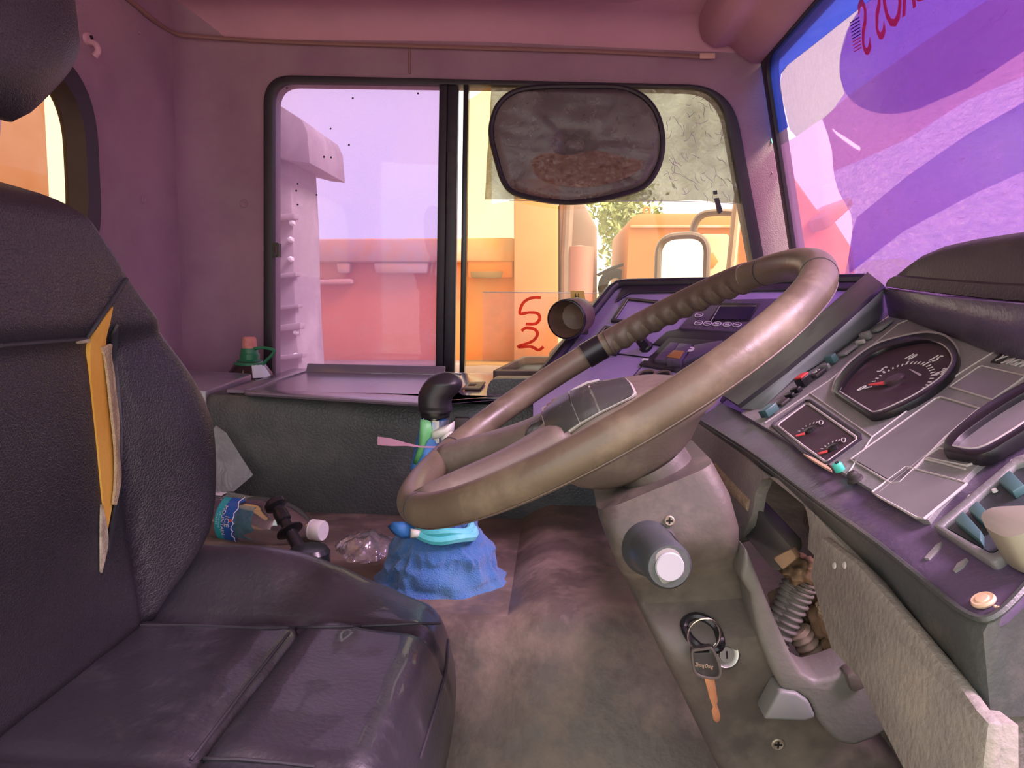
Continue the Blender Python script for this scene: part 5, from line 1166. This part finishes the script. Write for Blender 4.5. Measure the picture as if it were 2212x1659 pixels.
# warning light lenses
lens = [[(1842, 990), (2020, 866), (2032, 863), (2112, 886), (2040, 945), (1985, 1000), (1945, 1037), (1928, 1040)],
        [z1(560, 680), z1(920, 440), z1(960, 430), z1(1500, 550), z1(1380, 640), z1(1090, 835)],
        [(1887, 1063), (1958, 1012), (2068, 1040), (2085, 1046), (1995, 1118), (1980, 1115), (1900, 1072)],
        [z1(230, 1590), z1(420, 1480), z1(960, 1560), z1(1000, 1600), z1(760, 1690)]]
for q in lens:
    l = mk('warning_lens', plate(K.hits(q, .0012), -K.n * .002), M['lens'], fp)
    c = V((sum(a for a, b in q) / len(q), sum(b for a, b in q) / len(q), 0))
    oq = [((a - c.x) * 1.03 + c.x, (b - c.y) * 1.06 + c.y) for a, b in q]
    kt(oq, .0006, .0010, 'lens_frame', 'panel_edge', fp, True)
# panel joints
for q in ([(1652, 914), (1790, 823), (1940, 700), (1965, 690)], [z4(690, 180), z4(1560, 790)], [(1830, 1026), (1884, 944), (1980, 872), (2075, 805), (2152, 757)], [(1884, 944), (1780, 880)] if False else [(1900, 1064), (2005, 980), (2060, 940)], [z1(80, 1580), z1(440, 1660), z1(740, 1740)]):
    kt(q, .0004, .0009, 'panel_joint', 'panel_edge', fp)
# second oval gauge, partly out of view
o2 = mixc([(2036, 966), (2044, 944), (2078, 911), (2129, 872), (2211, 825), (2290, 795), (2330, 800), (2330, 850), (2250, 905), (2188, 944), (2118, 981), (2037, 973)], 4)
i2 = mixc([(2056, 962), (2072, 942), (2100, 920), (2150, 885), (2216, 846), (2285, 818), (2310, 822), (2305, 848), (2240, 893), (2182, 932), (2114, 968), (2060, 964)], 4)
mk('gauge_bezel', bev(plate(K.hits(o2, .009), -K.n * .010, [K.hits(i2, .009)]), .002, 2, 40), M['black'], fp); kt(i2, .008, .001, 'gauge_lip', 'panel_edge', fp, True)
mk('dial_face', plate(K.hits(i2, .004), -K.n * .002), M['lens'], fp)
# badge
bq = [z1(1060, 365), z1(1185, 262), z1(1300, 278), z1(1180, 380)]
mk('badge_plate', plate(K.hits(bq, .0012), -K.n * .001), M['blackd'], fp)
u0, v0 = K.uv(K.hit(*z1(1180, 320), .0015)); u1, v1 = K.uv(K.hit(*z1(1345, 350), .0015)); du = u1 - u0
bf = Fr(K.p(u0, v0), K.p(u1, v1) - K.p(u0, v0), K.y)
mk('badge_letter', text('Y', .014, bf, 0, 0, .0016, .0005, shear=.2), M['panel_edge'], fp)
mk('badge_letter', text('AGM', .0145, bf, .026, -.001, .0010, .0006, shear=.2), M['panel_edge'], fp)
# knobs at the bottom edge
c1 = K.hit(1815, 1016, 0)
tc1 = mk('teal_knob', lathe([(.0045, 0), (.0045, .006), (.0035, .0075), (0, .0075)], c1, K.n, 18), M['teal'], fp); mk('knob_mark', fbox(Fr(c1 + K.n * .0077, K.x, K.y), 0, .001, 0, .004, .003, .0008), M['black'], tc1)
kb_ = mk('trip_knob', lathe([(.0068, 0), (.0065, .002), (.0048, .003), (.0048, .006), (.003, .008), (0, .0082)], K.hit(1848, 1037, 0), K.n, 24), M['blackd'], fp)
mk('cracked_edge', plate(K.hits([z4(600, 1015), z4(760, 1080), z4(980, 1215), z4(985, 1245), z4(900, 1205), z4(740, 1110)], .0025), -K.n * .003), M['cream'], fp)
# switch row up the side of the cluster
wl_ = [(1604, 884), (1760, 757), (1914, 622), (1926, 678), (1780, 775), (1665, 862), (1640, 896), (1612, 892)]
def kw(px, w): return [K.hit(a, b, q) for (a, b), q in zip(px, w)]
up_ = kw([(1600, 882), (1700, 806), (1810, 715), (1913, 621)], [.004, .018, .030, .042]); dn2 = kw([(1648, 882), (1715, 820), (1800, 768), (1920, 681)], [.001] * 4)
mk('side_wall', thick(loft([up_, [a.lerp(b, .35) for a, b in zip(up_, dn2)], [a.lerp(b, .7) + K.n * -.002 for a, b in zip(up_, dn2)], dn2], closed=False), -.004), mat('wall_greyblue', (.24, .26, .27), (.29, .305, .31), 5, .42, dust=(.36, .36, .34), dscale=6, dlo=.5, dhi=.8), dash, sm=180)
sw_items = [(1662, 884, 'teal_dark', .020, .010), (1688, 862, 'blackd', .016, .004), (1706, 849, 'black', .006, .006), (1720, 838, 'black', .008, .007), (1737, 820, 'red', .016, .011), (1765, 800, 'blackd', .020, .005), (1782, 787, 'panel', .005, .007), (1797, 773, 'teal_dark', .010, .011), (1830, 750, 'panel', .026, .004), (1858, 733, 'panel_edge', .004, .006), (1871, 722, 'panel', .008, .010), (1905, 697, 'panel', .028, .004)]
s_a, s_b = K.hit(1650, 893, .002), K.hit(1925, 684, .002); sfr = Fr(s_a, s_b - s_a, K.n.cross(s_b - s_a))
for px, py, m_, ln2, ht in sw_items:
    u, v = sfr.uv(K.hit(px + 3, py + 10, .002)); q = mk('rocker_switch', bev(fbox(sfr, u, v, ht / 2, ln2, .015, ht), .0015, 2), M[m_ if m_ != 'red' else 'black'], fp)
    if m_ == 'red': mk('red_cap', bev(fbox(sfr, u + .001, v, ht + .001, ln2 * .9, .013, .0025), .0008), M['red'], q)
    if px == 1765: mk('switch_print', text('U2', .008, sfr, u, v, ht + .0008, .0003), M['white'], q)
# back wall under the hood and the hood itself
bw_t = [K.hit(1914, 621, .042), K.hit(2040, 640, .045), K.hit(2212, 655, .045), K.hit(2400, 670, .045)]; bw_b = [K.hit(1926, 681, .001), K.hit(1965, 688, .001), K.hit(2150, 758, .001), K.hit(2320, 800, .001)]
mk('hood_wall', thick(loft([bw_t, [a.lerp(b, .5) for a, b in zip(bw_t, bw_b)], bw_b], closed=False), .004), M['dash'], dash, sm=180)
hx0 = bw_t[0].x
hs = []
for px, pyt, pyb, dxx in ((1913, 607, 622, .0), (1917, 590, 622, .0), (1928, 573, 624, .0), (1955, 553, 627, .0), (2000, 533, 633, .0), (2060, 519, 640, .0), (2130, 508, 648, .0), (2212, 498, 655, .0), (2330, 488, 665, .0)):
    X0 = hx0 - .004; a = at(px, pyt, X=X0 + .02); b = at(px, pyb, X=X0); y = b.y; zt = a.z
    zl = b.z; zm = zl + min(.016, (zt - zl) * .5)
    pr = [(X0 + .012, zl), (X0, zl + .002), (X0, zm), (X0 + .006, zm + .002), (X0 + .008, max(zm + .003, zt - .012)), (X0 + .018, max(zm + .004, zt - .003)), (X0 + .035, max(zm + .005, zt)), (.595, max(zm + .006, zt - .004)), (.595, zl)]
    hs.append([V((x, y, z)) for x, z in pr])
mk('instrument_hood', loft(hs), mat('hood_plastic', (.055, .042, .055), (.066, .05, .062), 5, .5, bump=.2, bscale=240, dust=(.12, .10, .105), dscale=5, dlo=.5, dhi=.85), dash, sm=50)
# ---- centre panel
def ch(px, w0, th, name, m, parent=None, b=0, holes=()):
    vf = plate(Cf.hits(px, w0), -Cf.n * th, [Cf.hits(h, w0) for h in holes]); return mk(name, bev(vf, b, 2, 40) if b else vf, M[m], parent or dash)
cpl = [(1150, 838), (1180, 800), (1265, 692), (1318, 626), (1332, 615), (1350, 612), (1868, 603), (1740, 715), (1600, 838), (1520, 900), (1320, 905), (1150, 905)]
cp = ch(cpl, 0, .05, 'centre_panel', 'dash_centre_lit', None, .004)
mk('panel_border', tube(Cf.hits([(1150, 838), (1180, 800), (1265, 692), (1318, 627), (1334, 616), (1356, 613), (1600, 609), (1868, 604)], .004), .012, 10), M['dash_dark'], dash)
mk('panel_crease', tube(Cf.hits([(1362, 632), (1500, 630), (1640, 626), (1800, 622)], .001), .002, 6), M['panel_edge'] if False else M['dash'], cp)
ch([(1345, 617), (1850, 609), (1838, 622), (1362, 630), (1330, 650)], .006, .006, 'top_visor', 'dash_dark', cp, .002)
for q in ([(1318, 692), (1352, 641), (1438, 650), (1404, 700)], [(1262, 752), (1306, 702), (1372, 712), (1330, 765)]):
    c = V((sum(a for a, b in q) / 4, sum(b for a, b in q) / 4, 0)); iq = [((a - c.x) * .82 + c.x, (b - c.y) * .82 + c.y) for a, b in q]
    ch(q, .006, .006, 'compartment_frame', 'dash_dark', cp, .0015, [iq]); ch(iq, .0018, .001, 'compartment_lid', 'dash_centre_lit', cp)
    mk('frame_line', tube(Cf.hits([iq[0], iq[1], iq[2]], .005), .0014, 5), mat('line_ochre', (.26, .21, .12), rough=.5), cp)
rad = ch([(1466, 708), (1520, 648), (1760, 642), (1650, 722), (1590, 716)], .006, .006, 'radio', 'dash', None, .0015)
ch([(1530, 694), (1556, 654), (1642, 655), (1618, 693)], .0075, .002, 'display_frame', 'black', rad, .0005); ch([(1541, 689), (1557, 663), (1632, 663), (1613, 690)], .0085, .001, 'display', 'screen', rad)
mk('display_edge', tube(Cf.hits([(1537, 692), (1555, 661), (1634, 661)], .0086), .0007, 5), M['panel_edge'], rad)
for k, (a, b) in enumerate(((1510, 682), (1509, 699), (1529, 700), (1549, 701), (1571, 702), (1592, 703))):
    p = Cf.hit(a, b, .0065); r = .0085
    bt2 = mk('radio_button', lathe([(r, -.002), (r, .001), (r * .9, .0015), (0, .0015)], p, Cf.n, 20), M['dash'], rad)
    mk('button_ring', tube([p + Cf.n * .0016 + (Cf.x * math.cos(t * .3927) + Cf.y * math.sin(t * .3927)) * r * .92 for t in range(16)], .0009, 5, closed=True), M['ring_print'], bt2)
    mk('button_symbol', fbox(Fr(p, Cf.x, Cf.y), 0, 0, .0018, .0075, .0028, .0006), M['ring_print'], bt2)
ch([(1410, 742), (1440, 716), (1465, 710), (1600, 720), (1560, 760), (1500, 760)], .0045, .0045, 'radio_surround', 'dash_dark', cp, .001)
swp = mk('switch_cluster', bev(plate(Cf.hits([(1380, 786), (1412, 762), (1445, 728), (1600, 738), (1540, 785), (1460, 800)], .006), -Cf.n * .006), .0015), M['dash_dark'], dash)
for q, m_, hgt_ in (([(1412, 776), (1448, 738), (1466, 740), (1440, 778)], 'dash', .014), ([(1438, 778), (1468, 740), (1494, 742), (1470, 780)], 'dash', .018), ([(1474, 780), (1500, 744), (1560, 734), (1570, 742), (1520, 762)], 'dash', .014)):
    rk = ch(q, hgt_, hgt_ - .004, 'rocker', m_, swp, .002)
    if m_ and hgt_ == .018: ch([(1440, 770), (1455, 756), (1478, 758), (1468, 774)], hgt_ + .0015, .002, 'amber_lens', 'orange_sw', rk, .0006)
mk('switch_disc', lathe([(.0085, 0), (.0085, .0012), (0, .0014)], Cf.hit(1490, 755, .0145), Cf.n, 20), M['ring_print'], swp); mk('disc_mark', fbox(Fr(Cf.hit(1490, 755, .0145) + Cf.n * .0018, Cf.x, Cf.y), 0, 0, 0, .007, .002, .0006), M['black'], swp)
mk('heater_knob', bev(lathe([(.014, 0), (.014, .006), (.0115, .008), (.0105, .026), (.006, .028), (0, .028)], Cf.hit(1398, 752, .002), (Cf.n * .8 + V((-.5, -.2, .1))).normalized(), 8), .001), M['black'], dash)
mk('white_tab', fbox(Fr(Cf.hit(1394, 777, .006), Cf.x, Cf.y), 0, 0, 0, .012, .006, .003), M['cap'], swp)
for a, b in ((1396, 812), (1430, 814)):
    p = Cf.hit(a, b, .001); s = mk('socket', lathe([(.018, -.002), (.019, .003), (.015, .004), (.0145, -.001)], p, Cf.n, 26), mat('socket_ring', (.2, .15, .13), rough=.4), dash); mk('socket_hole', lathe([(.0148, 0), (0, .0005)], p + Cf.n * .0005, Cf.n, 20), M['hole'], s)
mk('panel_joint', tube(Cf.hits([(1330, 764), (1380, 770), (1420, 776)], .001), .0014, 5), M['hole'], dash); mk('panel_joint', tube(Cf.hits([(1360, 822), (1395, 780)], .001), .001, 5), M['dash_dark'], dash)
# divider beam with vents between the centre panel and the cluster
dv_l = Cf.hits([(1868, 603), (1760, 697), (1650, 795), (1560, 872)], .002); dv_r = list(reversed(up_))
dv_m = [a.lerp(b, .5) + V((-.01, -.01, .012)) for a, b in zip(dv_l, dv_r)]
mk('divider_beam', thick(loft([dv_l, dv_m, dv_r], closed=False), -.006), M['dash_dark'], dash, sm=60)
def beam(s, t, off=.0):
    k = t * 3; i = min(int(k), 2); g = k - i
    l, m_, r = (q[i].lerp(q[i + 1], g) for q in (dv_l, dv_m, dv_r)); a = l.lerp(m_, s * 2) if s < .5 else m_.lerp(r, s * 2 - 1)
    return a + V((-.5, -.6, .6)).normalized() * off
sq = lambda s0, s1, t0, t1, off, n=6: thick(grid(lambda u, v: beam(s0 + (s1 - s0) * u, t0 + (t1 - t0) * v, off), 2, n), .0015)
mk('dark_screen', sq(.06, .50, .70, .97, .004), M['screen'], dash)
mk('screen_frame', tube([beam(a, b, .005) for a, b in ((.06, .70), (.50, .70), (.50, .97), (.06, .97))], .002, 6, closed=True), M['panel'], dash)
mk('vent_trough', sq(.14, .42, .14, .62, .002), M['hole'], dash)
mk('vent_rail', tube([beam(.45, .12 + .02 * k, .005) for k in range(26)], .0022, 6), M['dash'], dash)
for k in range(7): mk('vent_slat', sq(.12, .43, .16 + .066 * k, .175 + .066 * k, .006, 1), M['panel'], dash)
# top pad and side filler behind the centre panel
tl = Cf.hit(1335, 614, 0); trr = Cf.hit(1866, 603, 0)
mk('top_pad', bev(plate([tl, trr, V((.60, trr.y + .05, trr.z)), V((.60, 1.94, trr.z)), V((tl.x, 1.96, tl.z))], (0, 0, -.03)), .004), M['dash_dark'], dash)
mk('end_cover', bev(plate([P1 + V((0, .03, 0)), tl + V((0, .03, -.01)), V((tl.x, 1.94, tl.z - .01)), V((P1.x, 1.94, P1.z))], (.02, 0, -.01)), .004), M['dash_dark'], dash)
# right-hand switch box
sb = [(2014, 1134), (2190, 986), (2215, 978), (2300, 1000), (2300, 1110), (2150, 1212), (2138, 1213)]
sbi = [(2036, 1135), (2192, 1003), (2215, 996), (2285, 1012), (2285, 1098), (2148, 1192), (2138, 1192)]
bx_ = mk('switch_box', bev(plate(K.hits(sb, .002), -K.n * .007, [K.hits(sbi, .002)]), .0018, 2, 40), M['panel'], dash)
mk('box_floor', plate(K.hits(sbi, -.002), -K.n * .002), mat('box_dark', (.04, .05, .06), (.06, .07, .08), 8, .45, dust=(.13, .12, .11), dscale=12, dlo=.5, dhi=.8), bx_)
for q in ([(2060, 1122), (2080, 1102), (2118, 1145), (2118, 1168)], [(2090, 1098), (2110, 1080), (2145, 1118), (2130, 1136)], [(2155, 1036), (2180, 1014), (2212, 1046), (2186, 1062)]):
    mk('rocker', bev(plate(K.hits(q, .004), -K.n * .006), .001), M['teal_dark'], bx_)
for a, b in ((2190, 999), (2098, 1076), (2180, 1032), (2150, 1062)): mk('pin', lathe([(.0018, 0), (.0016, .002), (0, .0022)], K.hit(a, b, -.001), K.n, 10), M['white'], bx_)
kn3 = [(2119, 1118), (2124, 1106), (2145, 1096), (2180, 1093), (2240, 1092), (2290, 1098), (2290, 1120), (2240, 1142), (2182, 1160), (2150, 1152), (2128, 1138)]
kk = mixc(kn3, 3)
mk('lever_knob', bev(plate(K.hits(kk, .022), -K.n * .024), .002, 2, 50), mat('knob_khaki', (.25, .24, .19), (.3, .28, .21), 8, .55), bx_)
for q in ([(1996, 1205), (2022, 1176), (2034, 1170), (2030, 1182), (2006, 1206)], [(2058, 1232), (2068, 1216), (2086, 1205), (2090, 1208), (2078, 1224), (2062, 1234)]):
    mk('slot_mark', plate(K.hits(q, -.0025), -K.n * .002), M['panel'], dash)
cbx = K.hit(2126, 1300, -.003)
cbb = mk('cream_button', lathe([(.0062, 0), (.0065, .001), (.0058, .0025), (.0038, .0022), (.0033, .003), (0, .0032)], cbx, K.n, 28), M['cream'], dash)
for a, b in ((2150, 1310), (2158, 1312)): mk('button_lead', blob(K.hit(a, b, -.002), (.001, .001, .001), a, .2, 2, 1), M['cream'], cbb)
# open tube fixed to the end of the dash
t0_, t1_ = at(1223, 690, Y=1.44), at(1268, 676, Y=1.54)
dt = thing('open_tube', 'short brown open-ended tube clamped to the dashboard end', 'tube', t1_ + V((0, 0, -.04)))
td = (t1_ - t0_).normalized(); tl_ = (t1_ - t0_).length
td = (V((.35, 1, .10))).normalized()
mk('tube_wall', lathe([(.0355, 0), (.0375, 0), (.0385, .002), (.038, .05), (.036, .075), (.030, .085), (0, .085), (0, .08), (.028, .08), (.034, .07), (.0352, .01)][:6] + [(.0, .085)], t0_, td, 36, cap=False), M['duct'], dt)
mk('tube_rim', lathe([(.0352, .0), (.0362, -.0025), (.0378, -.002), (.0392, .001), (.0392, .005), (.038, .006)], t0_, td, 36, cap=False), M['black'], dt)
mk('tube_bore', lathe([(.0352, -.0005), (.0352, .0001), (.033, .03), (.026, .055), (0, .06)], t0_ - td * .0012, td, 32, cap=False), M['duct'], dt, recalc=False)
mk('clamp', bev(box(t0_ + td * .075 + V((.012, .012, -.028)), (.02, .035, .022)), .004), M['dash_dark'], dt)
